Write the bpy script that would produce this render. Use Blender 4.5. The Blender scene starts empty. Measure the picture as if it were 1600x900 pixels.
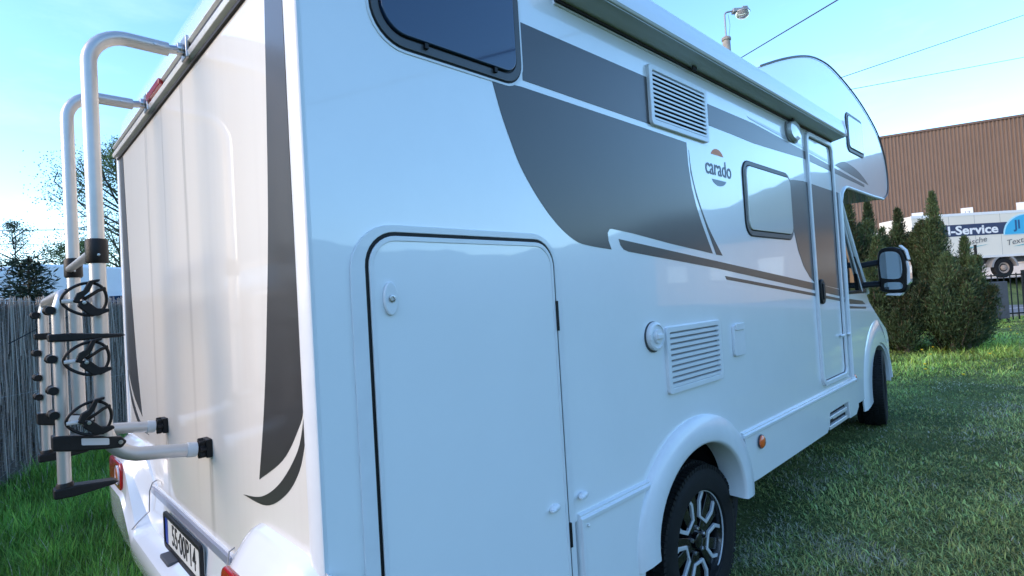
import bpy, bmesh, math, random
import numpy as np
from mathutils import Vector, Matrix
random.seed(7); np.random.seed(7)
R = math.radians
S = bpy.context.scene
COL = S.collection
PI = math.pi

# ------------------------------------------------------------------ camera, sky, sun, exposure
CAM = Vector((1.221, -0.538, 1.45))
YAW, PITCH, ROLL = -0.800496, 0.022909, 0.059272
fw = Vector((math.sin(YAW)*math.cos(PITCH), math.cos(YAW)*math.cos(PITCH), math.sin(PITCH)))
rt = fw.cross(Vector((0, 0, 1))).normalized(); dn = fw.cross(rt)
rt2 = rt*math.cos(ROLL) + dn*math.sin(ROLL); dn2 = dn*math.cos(ROLL) - rt*math.sin(ROLL)
cd = bpy.data.cameras.new('camera'); co = bpy.data.objects.new('camera', cd); COL.objects.link(co)
co.matrix_world = Matrix(((rt2.x, -dn2.x, -fw.x, CAM.x), (rt2.y, -dn2.y, -fw.y, CAM.y), (rt2.z, -dn2.z, -fw.z, CAM.z), (0, 0, 0, 1)))
cd.sensor_width = 36; cd.lens = 851.86/1600*36; cd.clip_start = 0.02; cd.clip_end = 6000
S.camera = co

SUN_DIR = Vector((-0.36, -0.93, 0.0)).normalized()      # towards the sun, low in the west behind the camera's left
SUN_EL = R(23)
W = bpy.data.worlds.new('World'); S.world = W; W.use_nodes = True
nt = W.node_tree; nt.nodes.clear()
out = nt.nodes.new('ShaderNodeOutputWorld'); bg = nt.nodes.new('ShaderNodeBackground')
sky = nt.nodes.new('ShaderNodeTexSky'); sky.sky_type = 'NISHITA'; sky.sun_disc = False
sky.sun_elevation = SUN_EL; sky.sun_rotation = math.atan2(SUN_DIR.x, SUN_DIR.y)
sky.air_density = 1.0; sky.dust_density = 0.35; sky.ozone_density = 2.8; sky.altitude = 0
# faint high cloud veils
tc = nt.nodes.new('ShaderNodeTexCoord'); mp = nt.nodes.new('ShaderNodeMapping'); mp.inputs['Scale'].default_value = (1.6, 1.6, 5.0)
nz = nt.nodes.new('ShaderNodeTexNoise'); nz.inputs['Scale'].default_value = 1.7; nz.inputs['Detail'].default_value = 7; nz.inputs['Roughness'].default_value = 0.62
rp = nt.nodes.new('ShaderNodeMapRange'); rp.inputs[1].default_value = 0.47; rp.inputs[2].default_value = 0.78; rp.inputs[3].default_value = 0.0; rp.inputs[4].default_value = 0.07
hs = nt.nodes.new('ShaderNodeHueSaturation'); hs.inputs['Saturation'].default_value = 1.13
mx = nt.nodes.new('ShaderNodeMix'); mx.data_type = 'RGBA'; mx.inputs[7].default_value = (7.0, 7.6, 8.2, 1)
for a, b in ((tc.outputs['Generated'], mp.inputs[0]), (mp.outputs[0], nz.inputs[0]), (nz.outputs[0], rp.inputs[0]), (rp.outputs[0], mx.inputs[0]), (sky.outputs[0], hs.inputs['Color']), (hs.outputs[0], mx.inputs[6]), (mx.outputs[2], bg.inputs[0]), (bg.outputs[0], out.inputs[0])):
    nt.links.new(a, b)
bg.inputs['Strength'].default_value = 0.12
sl = bpy.data.lights.new('sun', 'SUN'); sl.energy = 0.66; sl.angle = R(45); sl.color = (1.0, 0.66, 0.36)
so = bpy.data.objects.new('sun', sl); COL.objects.link(so)
sv = Vector((SUN_DIR.x*math.cos(SUN_EL), SUN_DIR.y*math.cos(SUN_EL), math.sin(SUN_EL)))
so.rotation_euler = sv.to_track_quat('Z', 'Y').to_euler()
S.view_settings.view_transform = 'Standard'; S.view_settings.look = 'None'; S.view_settings.gamma = 1
S.view_settings.exposure = 2.08

# ------------------------------------------------------------------ materials
M = {}
def mat(name, col, rough=0.5, metal=0.0, coat=0.0, var=0.0, scale=8.0, bump=0.0, bscale=60.0, spec=0.5, emit=None, trans=0.0, stretch=(1, 1, 1)):
    m = bpy.data.materials.new(name); m.use_nodes = True; n = m.node_tree; p = n.nodes['Principled BSDF']
    p.inputs['Base Color'].default_value = (*col, 1); p.inputs['Roughness'].default_value = rough
    p.inputs['Metallic'].default_value = metal; p.inputs['Coat Weight'].default_value = coat; p.inputs['Coat Roughness'].default_value = 0.03
    p.inputs['Specular IOR Level'].default_value = spec
    if trans: p.inputs['Transmission Weight'].default_value = trans
    if var or bump:
        t = n.nodes.new('ShaderNodeTexCoord'); q = n.nodes.new('ShaderNodeMapping'); q.inputs['Scale'].default_value = stretch
        n.links.new(t.outputs['Object'], q.inputs[0])
    if var:
        z = n.nodes.new('ShaderNodeTexNoise'); z.inputs['Scale'].default_value = scale; z.inputs['Detail'].default_value = 6; z.inputs['Roughness'].default_value = 0.6
        n.links.new(q.outputs[0], z.inputs[0])
        r = n.nodes.new('ShaderNodeValToRGB'); r.color_ramp.elements[0].position = 0.3; r.color_ramp.elements[1].position = 0.7
        r.color_ramp.elements[0].color = (*[c*(1-var) for c in col], 1); r.color_ramp.elements[1].color = (*[min(1, c*(1+var)) for c in col], 1)
        n.links.new(z.outputs[0], r.inputs[0]); n.links.new(r.outputs[0], p.inputs['Base Color'])
    if bump:
        z2 = n.nodes.new('ShaderNodeTexNoise'); z2.inputs['Scale'].default_value = bscale; z2.inputs['Detail'].default_value = 4
        n.links.new(q.outputs[0], z2.inputs[0])
        b = n.nodes.new('ShaderNodeBump'); b.inputs['Strength'].default_value = bump; b.inputs['Distance'].default_value = 0.01
        n.links.new(z2.outputs[0], b.inputs['Height']); n.links.new(b.outputs[0], p.inputs['Normal'])
    M[name] = m; return m

def paint_white():
    """glossy white enamel with a thin film of road dust"""
    m = mat('white_paint', (0.80, 0.81, 0.82), 0.22, coat=1.0, spec=0.6); n = m.node_tree; p = n.nodes['Principled BSDF']
    t = n.nodes.new('ShaderNodeTexCoord'); z = n.nodes.new('ShaderNodeTexNoise'); z.inputs['Scale'].default_value = 2.3; z.inputs['Detail'].default_value = 9; z.inputs['Roughness'].default_value = 0.7
    n.links.new(t.outputs['Object'], z.inputs[0])
    r = n.nodes.new('ShaderNodeValToRGB'); r.color_ramp.elements[0].position = 0.35; r.color_ramp.elements[1].position = 0.65
    r.color_ramp.elements[0].color = (0.82, 0.83, 0.835, 1); r.color_ramp.elements[1].color = (0.85, 0.86, 0.865, 1)
    n.links.new(z.outputs[0], r.inputs[0]); n.links.new(r.outputs[0], p.inputs['Base Color'])
    z2 = n.nodes.new('ShaderNodeTexNoise'); z2.inputs['Scale'].default_value = 3.0; n.links.new(t.outputs['Object'], z2.inputs[0])
    b = n.nodes.new('ShaderNodeBump'); b.inputs['Strength'].default_value = 0.012; b.inputs['Distance'].default_value = 0.02
    n.links.new(z2.outputs[0], b.inputs['Height']); n.links.new(b.outputs[0], p.inputs['Coat Normal'])
def paint_rear():
    """rear panel enamel: drip streaks under the rack brackets and a film of dirt in long vertical runs"""
    m = mat('rear_paint', (0.78, 0.77, 0.74), 0.4, coat=1.0, spec=0.3); n = m.node_tree; p = n.nodes['Principled BSDF']; L = n.links.new
    def node(t, **k):
        x = n.nodes.new(t)
        for a, b in k.items(): setattr(x, a, b)
        return x
    t = node('ShaderNodeTexCoord'); sx = node('ShaderNodeSeparateXYZ'); L(t.outputs['Object'], sx.inputs[0])
    mp = node('ShaderNodeMapping'); mp.inputs['Scale'].default_value = (26, 1, 0.7); L(t.outputs['Object'], mp.inputs[0])
    z = node('ShaderNodeTexNoise'); z.inputs['Scale'].default_value = 1.0; z.inputs['Detail'].default_value = 5; L(mp.outputs[0], z.inputs[0])
    z2 = node('ShaderNodeTexNoise'); z2.inputs['Scale'].default_value = 7.0; z2.inputs['Detail'].default_value = 6; L(t.outputs['Object'], z2.inputs[0])
    tot = None
    for xc, wd, zt, zl in ((-1.60, 0.024, 2.3, 1.6), (-1.30, 0.012, 2.3, 0.7), (-0.99, 0.024, 2.3, 1.6), (-1.44, 0.030, 1.0, 0.5), (-0.83, 0.030, 1.0, 0.5)):
        a = node('ShaderNodeMath', operation='SUBTRACT'); L(sx.outputs[0], a.inputs[0]); a.inputs[1].default_value = xc
        wob = node('ShaderNodeMath', operation='MULTIPLY_ADD'); L(z2.outputs[0], wob.inputs[0]); wob.inputs[1].default_value = 0.02; L(a.outputs[0], wob.inputs[2])
        wo2 = node('ShaderNodeMath', operation='SUBTRACT'); L(wob.outputs[0], wo2.inputs[0]); wo2.inputs[1].default_value = 0.01
        ab = node('ShaderNodeMath', operation='ABSOLUTE'); L(wo2.outputs[0], ab.inputs[0])
        mr = node('ShaderNodeMapRange'); L(ab.outputs[0], mr.inputs[0]); mr.inputs[1].default_value = 0; mr.inputs[2].default_value = wd; mr.inputs[3].default_value = 1; mr.inputs[4].default_value = 0
        zr = node('ShaderNodeMapRange'); L(sx.outputs[2], zr.inputs[0]); zr.inputs[1].default_value = zt-zl; zr.inputs[2].default_value = zt; zr.inputs[3].default_value = 0; zr.inputs[4].default_value = 1
        lim = node('ShaderNodeMath', operation='LESS_THAN'); L(sx.outputs[2], lim.inputs[0]); lim.inputs[1].default_value = zt+0.05
        mu = node('ShaderNodeMath', operation='MULTIPLY'); L(mr.outputs[0], mu.inputs[0]); L(zr.outputs[0], mu.inputs[1])
        m2 = node('ShaderNodeMath', operation='MULTIPLY'); L(mu.outputs[0], m2.inputs[0]); L(lim.outputs[0], m2.inputs[1])
        if tot is None: tot = m2
        else:
            ad = node('ShaderNodeMath', operation='ADD'); L(tot.outputs[0], ad.inputs[0]); L(m2.outputs[0], ad.inputs[1]); tot = ad
    st = node('ShaderNodeMapRange'); L(z.outputs[0], st.inputs[0]); st.inputs[1].default_value = 0.5; st.inputs[2].default_value = 0.8; st.inputs[3].default_value = 0; st.inputs[4].default_value = 0.05
    sm = node('ShaderNodeMath', operation='MULTIPLY_ADD'); L(tot.outputs[0], sm.inputs[0]); sm.inputs[1].default_value = 0.85; L(st.outputs[0], sm.inputs[2]); sm.use_clamp = True
    mi = node('ShaderNodeMix', data_type='RGBA'); L(sm.outputs[0], mi.inputs[0]); mi.inputs[6].default_value = (0.80, 0.765, 0.70, 1); mi.inputs[7].default_value = (0.33, 0.31, 0.27, 1)
    L(mi.outputs[2], p.inputs['Base Color'])
    rr = node('ShaderNodeMapRange'); L(sm.outputs[0], rr.inputs[0]); rr.inputs[3].default_value = 0.025; rr.inputs[4].default_value = 0.4; L(rr.outputs[0], p.inputs['Coat Roughness'])
paint_white(); paint_rear()
mat('white_plastic', (0.74, 0.75, 0.76), 0.34, coat=0.3, var=0.03, scale=12)
mat('door_paint', (0.835, 0.845, 0.85), 0.24, coat=1.0, var=0.012, scale=3)
mat('grey_vinyl', (0.036, 0.034, 0.034), 0.42, coat=0.5, var=0.05, scale=5, spec=0.4)
M['grey_vinyl'].node_tree.nodes['Principled BSDF'].inputs['Coat Roughness'].default_value = 0.14
mat('silver_vinyl', (0.42, 0.45, 0.49), 0.3, coat=0.6)
mat('logo_orange', (0.85, 0.26, 0.11), 0.5, coat=0.1, spec=0.2); mat('logo_grey', (0.14, 0.155, 0.18), 0.45, coat=0.1, spec=0.3); mat('logo_light', (0.26, 0.31, 0.36), 0.45, coat=0.1, spec=0.3)
mat('rubber_seal', (0.005, 0.005, 0.0055), 0.5, spec=0.3)
mat('black_plastic', (0.007, 0.007, 0.0075), 0.45, spec=0.3, var=0.2, scale=30, bump=0.15, bscale=400)
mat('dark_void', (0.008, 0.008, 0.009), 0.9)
mat('aluminium', (0.74, 0.73, 0.71), 0.32, metal=0.3, var=0.06, scale=25, bump=0.03, bscale=200)
mat('tube_silver', (0.50, 0.49, 0.475), 0.36, metal=0.65, coat=0.2, var=0.05, scale=14)
mat('steel', (0.45, 0.45, 0.46), 0.3, metal=1.0, var=0.12, scale=40)
mat('window_dark', (0.012, 0.036, 0.085), 0.05, coat=0.4, spec=0.55)
mat('window_frame', (0.055, 0.06, 0.065), 0.4)
mat('window_blind', (0.70, 0.69, 0.63), 0.18, coat=1.0, var=0.02, scale=2)
mat('window_small', (0.33, 0.37, 0.40), 0.10, coat=1.0)
mat('glass_dark', (0.010, 0.013, 0.014), 0.05, coat=1.0)
mat('mirror_glass', (0.75, 0.8, 0.85), 0.02, metal=1.0)
mat('lens_orange', (0.80, 0.13, 0.02), 0.2, coat=1.0, var=0.2, scale=120)
mat('lens_red', (0.42, 0.008, 0.01), 0.12, coat=1.0)
mat('lens_clear', (0.72, 0.74, 0.76), 0.12, coat=1.0)
mat('tyre', (0.009, 0.009, 0.0095), 0.75, spec=0.3, var=0.25, scale=30, bump=0.2, bscale=220)
mat('rim_black', (0.006, 0.006, 0.007), 0.25, coat=0.5)
mat('rim_silver', (0.66, 0.67, 0.69), 0.28, metal=0.25, coat=0.6)
mat('awning_grey', (0.46, 0.50, 0.47), 0.42, coat=0.3, var=0.04, scale=6, stretch=(1, .05, 1))
mat('awning_white', (0.78, 0.80, 0.82), 0.28, coat=0.7)
mat('plate_white', (0.72, 0.72, 0.66), 0.35); mat('plate_blue', (0.02, 0.05, 0.32), 0.35); mat('ink', (0.015, 0.015, 0.016), 0.5)
mat('strip_grey', (0.27, 0.29, 0.36), 0.3, coat=0.5)
mat('grey_label', (0.55, 0.56, 0.56), 0.4)
mat('concrete', (0.36, 0.33, 0.29), 0.9, var=0.15, scale=9, bump=0.3, bscale=70)
mat('lamp_grey', (0.30, 0.32, 0.34), 0.5, metal=0.3, var=0.12, scale=12)
mat('glass_clear', (0.78, 0.82, 0.84), 0.05, coat=1.0, trans=0.6)
mat('wire', (0.06, 0.065, 0.07), 0.6)
mat('cladding_brown', (0.212, 0.136, 0.092), 0.55, var=0.07, scale=0.5)
mat('cladding_trim', (0.14, 0.085, 0.06), 0.55)
mat('yard_white', (0.72, 0.70, 0.66), 0.6, var=0.05, scale=1.0)
mat('tent_grey', (0.30, 0.29, 0.28), 0.6, var=0.05, scale=0.6)
mat('ochre_wall', (0.42, 0.27, 0.14), 0.7, var=0.08, scale=0.4); mat('roof_dark', (0.06, 0.058, 0.06), 0.7)
mat('warm_lit_white', (0.82, 0.75, 0.62), 0.4, coat=0.3, var=0.03, scale=0.7)  # white panels, with warm sunlight put into the base colour
mat('navy', (0.035, 0.045, 0.10), 0.4); mat('cyan', (0.05, 0.42, 0.68), 0.4); mat('cyan_light', (0.45, 0.75, 0.85), 0.4); mat('navy_text', (0.02, 0.09, 0.22), 0.4)
mat('teal', (0.12, 0.42, 0.45), 0.4); mat('text_grey', (0.16, 0.15, 0.14), 0.5); mat('text_white', (0.82, 0.82, 0.80), 0.4)
mat('chassis', (0.10, 0.10, 0.10), 0.7, var=0.3, scale=6); mat('mud_grey', (0.26, 0.255, 0.25), 0.6); mat('hub_dirty', (0.30, 0.24, 0.19), 0.6, var=0.2, scale=10)
mat('fence_metal', (0.008, 0.009, 0.010), 0.5, spec=0.3); mat('panel_grey', (0.075, 0.08, 0.09), 0.55, var=0.15, scale=4)
mat('asphalt', (0.16, 0.165, 0.175), 0.85, var=0.12, scale=3, bump=0.2, bscale=90); mat('kerb', (0.34, 0.33, 0.31), 0.85, var=0.12, scale=5); mat('road_paint', (0.75, 0.75, 0.72), 0.6)
mat('galvanised', (0.46, 0.48, 0.50), 0.5, metal=0.2, var=0.15, scale=20)
mat('caravan_white', (0.78, 0.79, 0.80), 0.3, coat=0.4, var=0.03, scale=2)
mat('reed_back', (0.16, 0.145, 0.125), 0.95, var=0.4, scale=60, stretch=(1, 1, .04))
mat('bark', (0.10, 0.08, 0.06), 0.9, var=0.3, scale=14, bump=0.5, bscale=40)
mat('dandelion', (0.80, 0.56, 0.02), 0.7); mat('stalk', (0.10, 0.20, 0.05), 0.7); mat('dry_stalk', (0.5, 0.46, 0.36), 0.8)
mat('hill_haze_green', (0.10, 0.125, 0.11), 0.95, var=0.25, scale=0.03, bump=0.0)  # forest green lifted and greyed: distance haze put into the colour

def leaf_mat(name, base, spread=0.35, trans=0.25, rough=0.6):
    """foliage whose own colour differs from leaf to leaf (point attribute 'tint')"""
    m = bpy.data.materials.new(name); m.use_nodes = True; n = m.node_tree; p = n.nodes['Principled BSDF']
    a = n.nodes.new('ShaderNodeAttribute'); a.attribute_name = 'tint'
    n.links.new(a.outputs['Color'], p.inputs['Base Color']); p.inputs['Roughness'].default_value = rough; p.inputs['Specular IOR Level'].default_value = 0.3
    tr = n.nodes.new('ShaderNodeBsdfTranslucent'); n.links.new(a.outputs['Color'], tr.inputs[0])
    ms = n.nodes.new('ShaderNodeMixShader'); ms.inputs[0].default_value = trans
    n.links.new(p.outputs[0], ms.inputs[1]); n.links.new(tr.outputs[0], ms.inputs[2]); n.links.new(ms.outputs[0], n.nodes['Material Output'].inputs[0])
    M[name] = m
leaf_mat('grass', (0.06, 0.11, 0.03), trans=0.2); leaf_mat('leaf', (0.1, 0.15, 0.05), trans=0.35); leaf_mat('needle', (0.04, 0.07, 0.03), trans=0.1); leaf_mat('reed', (0.2, 0.18, 0.15), trans=0.0, rough=0.85)

# ------------------------------------------------------------------ mesh helpers
def BM(): return bmesh.new()
def link(name, bm, material, parent=None, bevel=0.0, seg=2, smooth=35, label=None, kind=None):
    me = bpy.data.meshes.new(name)
    if isinstance(bm, bmesh.types.BMesh):
        bmesh.ops.recalc_face_normals(bm, faces=bm.faces[:]); bm.to_mesh(me); bm.free()
    else:
        bpy.data.meshes.remove(me); me = bm; me.name = name
    if len(me.materials) == 0: me.materials.append(M[material])
    if smooth:
        me.polygons.foreach_set('use_smooth', [True]*len(me.polygons)); me.set_sharp_from_angle(angle=R(smooth))
    o = bpy.data.objects.new(name, me); COL.objects.link(o)
    if parent is not None: o.parent = parent
    if bevel:
        b = o.modifiers.new('bevel', 'BEVEL'); b.width = bevel; b.segments = seg; b.limit_method = 'ANGLE'; b.angle_limit = R(40); b.harden_normals = True
    if label: o['label'] = label
    if kind: o['kind'] = kind
    return o
def empty(name, label, cat, group=None, loc=(0, 0, 0)):
    o = bpy.data.objects.new(name, None); COL.objects.link(o); o.location = loc; o.empty_display_size = 0.2
    o['label'] = label; o['category'] = cat
    if group: o['group'] = group
    return o
def tag(o, label, cat, group=None):
    o['label'] = label; o['category'] = cat
    if group: o['group'] = group
    return o
def box(bm, x0, x1, y0, y1, z0, z1, mx=None):
    v = [bm.verts.new((x, y, z)) for x in (x0, x1) for y in (y0, y1) for z in (z0, z1)]
    for f in ((0, 1, 3, 2), (4, 6, 7, 5), (0, 4, 5, 1), (2, 3, 7, 6), (0, 2, 6, 4), (1, 5, 7, 3)): bm.faces.new([v[i] for i in f])
    if mx is not None: bmesh.ops.transform(bm, matrix=mx, verts=v)
    return v
def P3(axis, a, p):
    if axis == 'x': return (a, p[0], p[1])
    if axis == 'y': return (p[0], a, p[1])
    return (p[0], p[1], a)
def prism(bm, pts, axis, a0, a1):
    A = [bm.verts.new(P3(axis, a0, p)) for p in pts]; B = [bm.verts.new(P3(axis, a1, p)) for p in pts]; n = len(pts)
    bm.faces.new(A); bm.faces.new(B)
    for i in range(n): bm.faces.new((A[i], A[(i+1) % n], B[(i+1) % n], B[i]))
    return A+B
def ring(bm, o, i, axis, a0, a1):
    n = len(o)
    L = [[bm.verts.new(P3(axis, a, p)) for p in pts] for a in (a0, a1) for pts in (o, i)]
    for k in range(n):
        j = (k+1) % n
        bm.faces.new((L[0][k], L[0][j], L[1][j], L[1][k])); bm.faces.new((L[2][k], L[2][j], L[3][j], L[3][k]))
        bm.faces.new((L[0][k], L[0][j], L[2][j], L[2][k])); bm.faces.new((L[1][k], L[1][j], L[3][j], L[3][k]))
def rrect(a0, a1, b0, b1, r, n=7):
    rs = r if isinstance(r, (tuple, list)) else (r,)*4      # corners: (a0,b0) (a1,b0) (a1,b1) (a0,b1)
    out = []
    for (ca, cb, s), rr in zip(((a0, b0, 180), (a1, b0, 270), (a1, b1, 0), (a0, b1, 90)), rs):
        x = ca + (rr if ca == a0 else -rr); y = cb + (rr if cb == b0 else -rr)
        for k in range(n): t = R(s+90*k/(n-1)); out.append((x+rr*math.cos(t), y+rr*math.sin(t)))
    return out
def arc(ca, cb, r, t0, t1, n=24, rb=None):
    return [(ca+r*math.cos(R(t0+(t1-t0)*k/(n-1))), cb+(rb or r)*math.sin(R(t0+(t1-t0)*k/(n-1)))) for k in range(n)]
def frames(path, closed=False):
    T = []; n = len(path)
    for i in range(n):
        a = path[i-1] if (i or closed) else path[0]; b = path[(i+1) % n] if (i < n-1 or closed) else path[-1]
        T.append((b-a).normalized())
    u = T[0].orthogonal().normalized(); U = []
    for t in T:
        u = (u - t*u.dot(t)).normalized(); U.append(u)
    return T, U
def tube(bm, path, r, seg=12, closed=False, cap=True, flat=None):
    path = [Vector(p) for p in path]; T, U = frames(path, closed); rings = []
    for i, p in enumerate(path):
        rr = r[i] if isinstance(r, (list, tuple)) else r; w = T[i].cross(U[i])
        rings.append([bm.verts.new(p + U[i]*rr*math.cos(2*PI*k/seg) + w*rr*(flat or 1)*math.sin(2*PI*k/seg)) for k in range(seg)])
    n = len(rings)
    for i in range(n if closed else n-1):
        a, b = rings[i], rings[(i+1) % n]
        for k in range(seg): bm.faces.new((a[k], a[(k+1) % seg], b[(k+1) % seg], b[k]))
    if cap and not closed: bm.faces.new(rings[0]); bm.faces.new(rings[-1])
def bend(pts, r, n=8):
    """polyline with rounded corners of radius r"""
    pts = [Vector(p) for p in pts]; out = [pts[0]]
    for i in range(1, len(pts)-1):
        a, b, c = pts[i-1], pts[i], pts[i+1]; d1 = (a-b).normalized(); d2 = (c-b).normalized()
        ang = d1.angle(d2); t = min(r/math.tan(ang/2), (a-b).length*0.48, (c-b).length*0.48)
        p, q = b+d1*t, b+d2*t
        ctr = b + (d1+d2).normalized()*(t/math.cos(ang/2))
        for k in range(n+1):
            s = k/n; v = ((p-ctr)*(1-s)+(q-ctr)*s).normalized()*(p-ctr).length; out.append(ctr+v)
    out.append(pts[-1]); return out
def lathe(bm, prof, origin, axis, seg=32):
    """prof: (radius, height along axis)"""
    ax = Vector(axis).normalized(); u = ax.orthogonal().normalized(); w = ax.cross(u); o = Vector(origin); rings = []
    for r, h in prof:
        if r < 1e-6: rings.append([bm.verts.new(o+ax*h)])
        else: rings.append([bm.verts.new(o+ax*h+u*r*math.cos(2*PI*k/seg)+w*r*math.sin(2*PI*k/seg)) for k in range(seg)])
    for a, b in zip(rings, rings[1:]):
        if len(a) == 1 and len(b) == 1: continue
        for k in range(seg):
            j = (k+1) % seg
            if len(a) == 1: bm.faces.new((a[0], b[k], b[j]))
            elif len(b) == 1: bm.faces.new((a[k], a[j], b[0]))
            else: bm.faces.new((a[k], a[j], b[j], b[k]))
    if len(rings[0]) > 1: bm.faces.new(rings[0])
    if len(rings[-1]) > 1: bm.faces.new(rings[-1])
def ball(bm, c, r, sx=1, sy=1, sz=1, seg=16):
    mxx = Matrix.Translation(c) @ Matrix.Diagonal((r*sx, r*sy, r*sz, 1))
    bmesh.ops.create_uvsphere(bm, u_segments=seg, v_segments=seg//2, radius=1, matrix=mxx)
def text_obj(name, s, size, mx, material, parent=None, depth=0.002, label=None, shear=0.0, bold=0.0, xs=1.0):
    cu = bpy.data.curves.new('lettering', 'FONT'); cu.body = s; cu.size = size; cu.extrude = depth/2; cu.align_x = 'CENTER'; cu.align_y = 'CENTER'; cu.resolution_u = 3; cu.shear = shear; cu.offset = bold
    t = bpy.data.objects.new('lettering', cu); COL.objects.link(t)
    bpy.context.view_layer.update()
    me = bpy.data.meshes.new_from_object(t.evaluated_get(bpy.context.evaluated_depsgraph_get()))
    bpy.data.objects.remove(t); bpy.data.curves.remove(cu)
    me.transform(mx @ Matrix.Diagonal((xs, 1, 1, 1))); me.materials.clear(); me.materials.append(M[material])
    return link(name, me, material, parent, smooth=0, label=label)
def plane_mx(o, right, up):
    r = Vector(right).normalized(); u = Vector(up).normalized(); n = r.cross(u)
    return Matrix(((r.x, u.x, n.x, o[0]), (r.y, u.y, n.y, o[1]), (r.z, u.z, n.z, o[2]), (0, 0, 0, 1)))
def SIDE(y, z, x=0.003): return plane_mx((x, y, z), (0, 1, 0), (0, 0, 1))
def REAR(x, z, y=-0.003): return plane_mx((x, y, z), (1, 0, 0), (0, 0, 1))
def catmull(pts, n=6, closed=False):
    P = [Vector((*p, 0)) for p in pts]; out = []; N = len(P)
    for i in range(N if closed else N-1):
        g = (lambda k: P[k % N]) if closed else (lambda k: P[max(0, min(N-1, k))])
        a, b, c, d = g(i-1), g(i), g(i+1), g(i+2)
        for k in range(n):
            t = k/n; q = 0.5*((2*b)+(c-a)*t+(2*a-5*b+4*c-d)*t*t+(3*b-a-3*c+d)*t**3); out.append((q.x, q.y))
    if not closed: out.append(pts[-1])
    return out
def np_mesh(name, V, F, tint=None, material=None, smooth=False):
    """V (n,3), F (m,k) same-size faces"""
    me = bpy.data.meshes.new(name); k = F.shape[1]
    me.vertices.add(len(V)); me.vertices.foreach_set('co', V.astype(np.float32).ravel())
    me.loops.add(F.size); me.loops.foreach_set('vertex_index', F.astype(np.int32).ravel())
    me.polygons.add(len(F)); me.polygons.foreach_set('loop_start', np.arange(0, F.size, k, dtype=np.int32)); me.polygons.foreach_set('loop_total', np.full(len(F), k, dtype=np.int32))
    if smooth: me.polygons.foreach_set('use_smooth', np.ones(len(F), dtype=bool))
    me.update(calc_edges=True)
    if tint is not None:
        a = me.attributes.new('tint', 'FLOAT_COLOR', 'POINT'); c = np.ones((len(V), 4), np.float32); c[:, :3] = tint; a.data.foreach_set('color', c.ravel())
    if material: me.materials.append(M[material])
    return me

# ground height: the grass falls a little to the rear of the vehicle, dips at the road and climbs to the yard
E1 = Vector((0.6965, 0.7176, 0)); E2 = Vector((-0.7176, 0.6965, 0))          # across / along the direction of view
def VW(D, lat, z=0.0): p = CAM + E2*D + E1*lat; return Vector((p.x, p.y, z))
def sstep(t): t = np.clip(t, 0, 1); return t*t*(3-2*t)
def gz(x, y):
    x = np.asarray(x, float); y = np.asarray(y, float)
    D = (x-CAM.x)*E2.x+(y-CAM.y)*E2.y; lat = (x-CAM.x)*E1.x+(y-CAM.y)*E1.y
    z = -0.09 + 0.15*sstep((y-1.4)/4.4)
    bump = 0.018*np.sin(1.7*x+0.6*y)*np.sin(1.3*y-0.5*x+1.0) + 0.012*np.sin(3.1*x-2.3*y)
    far = sstep((lat-3)/9)
    z = z + bump*(1-sstep((D-14)/4)) - 0.06*sstep((D-14.5)/2)
    z = z + far*1.1*sstep((D-24.6)/2.6)
    return z

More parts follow.
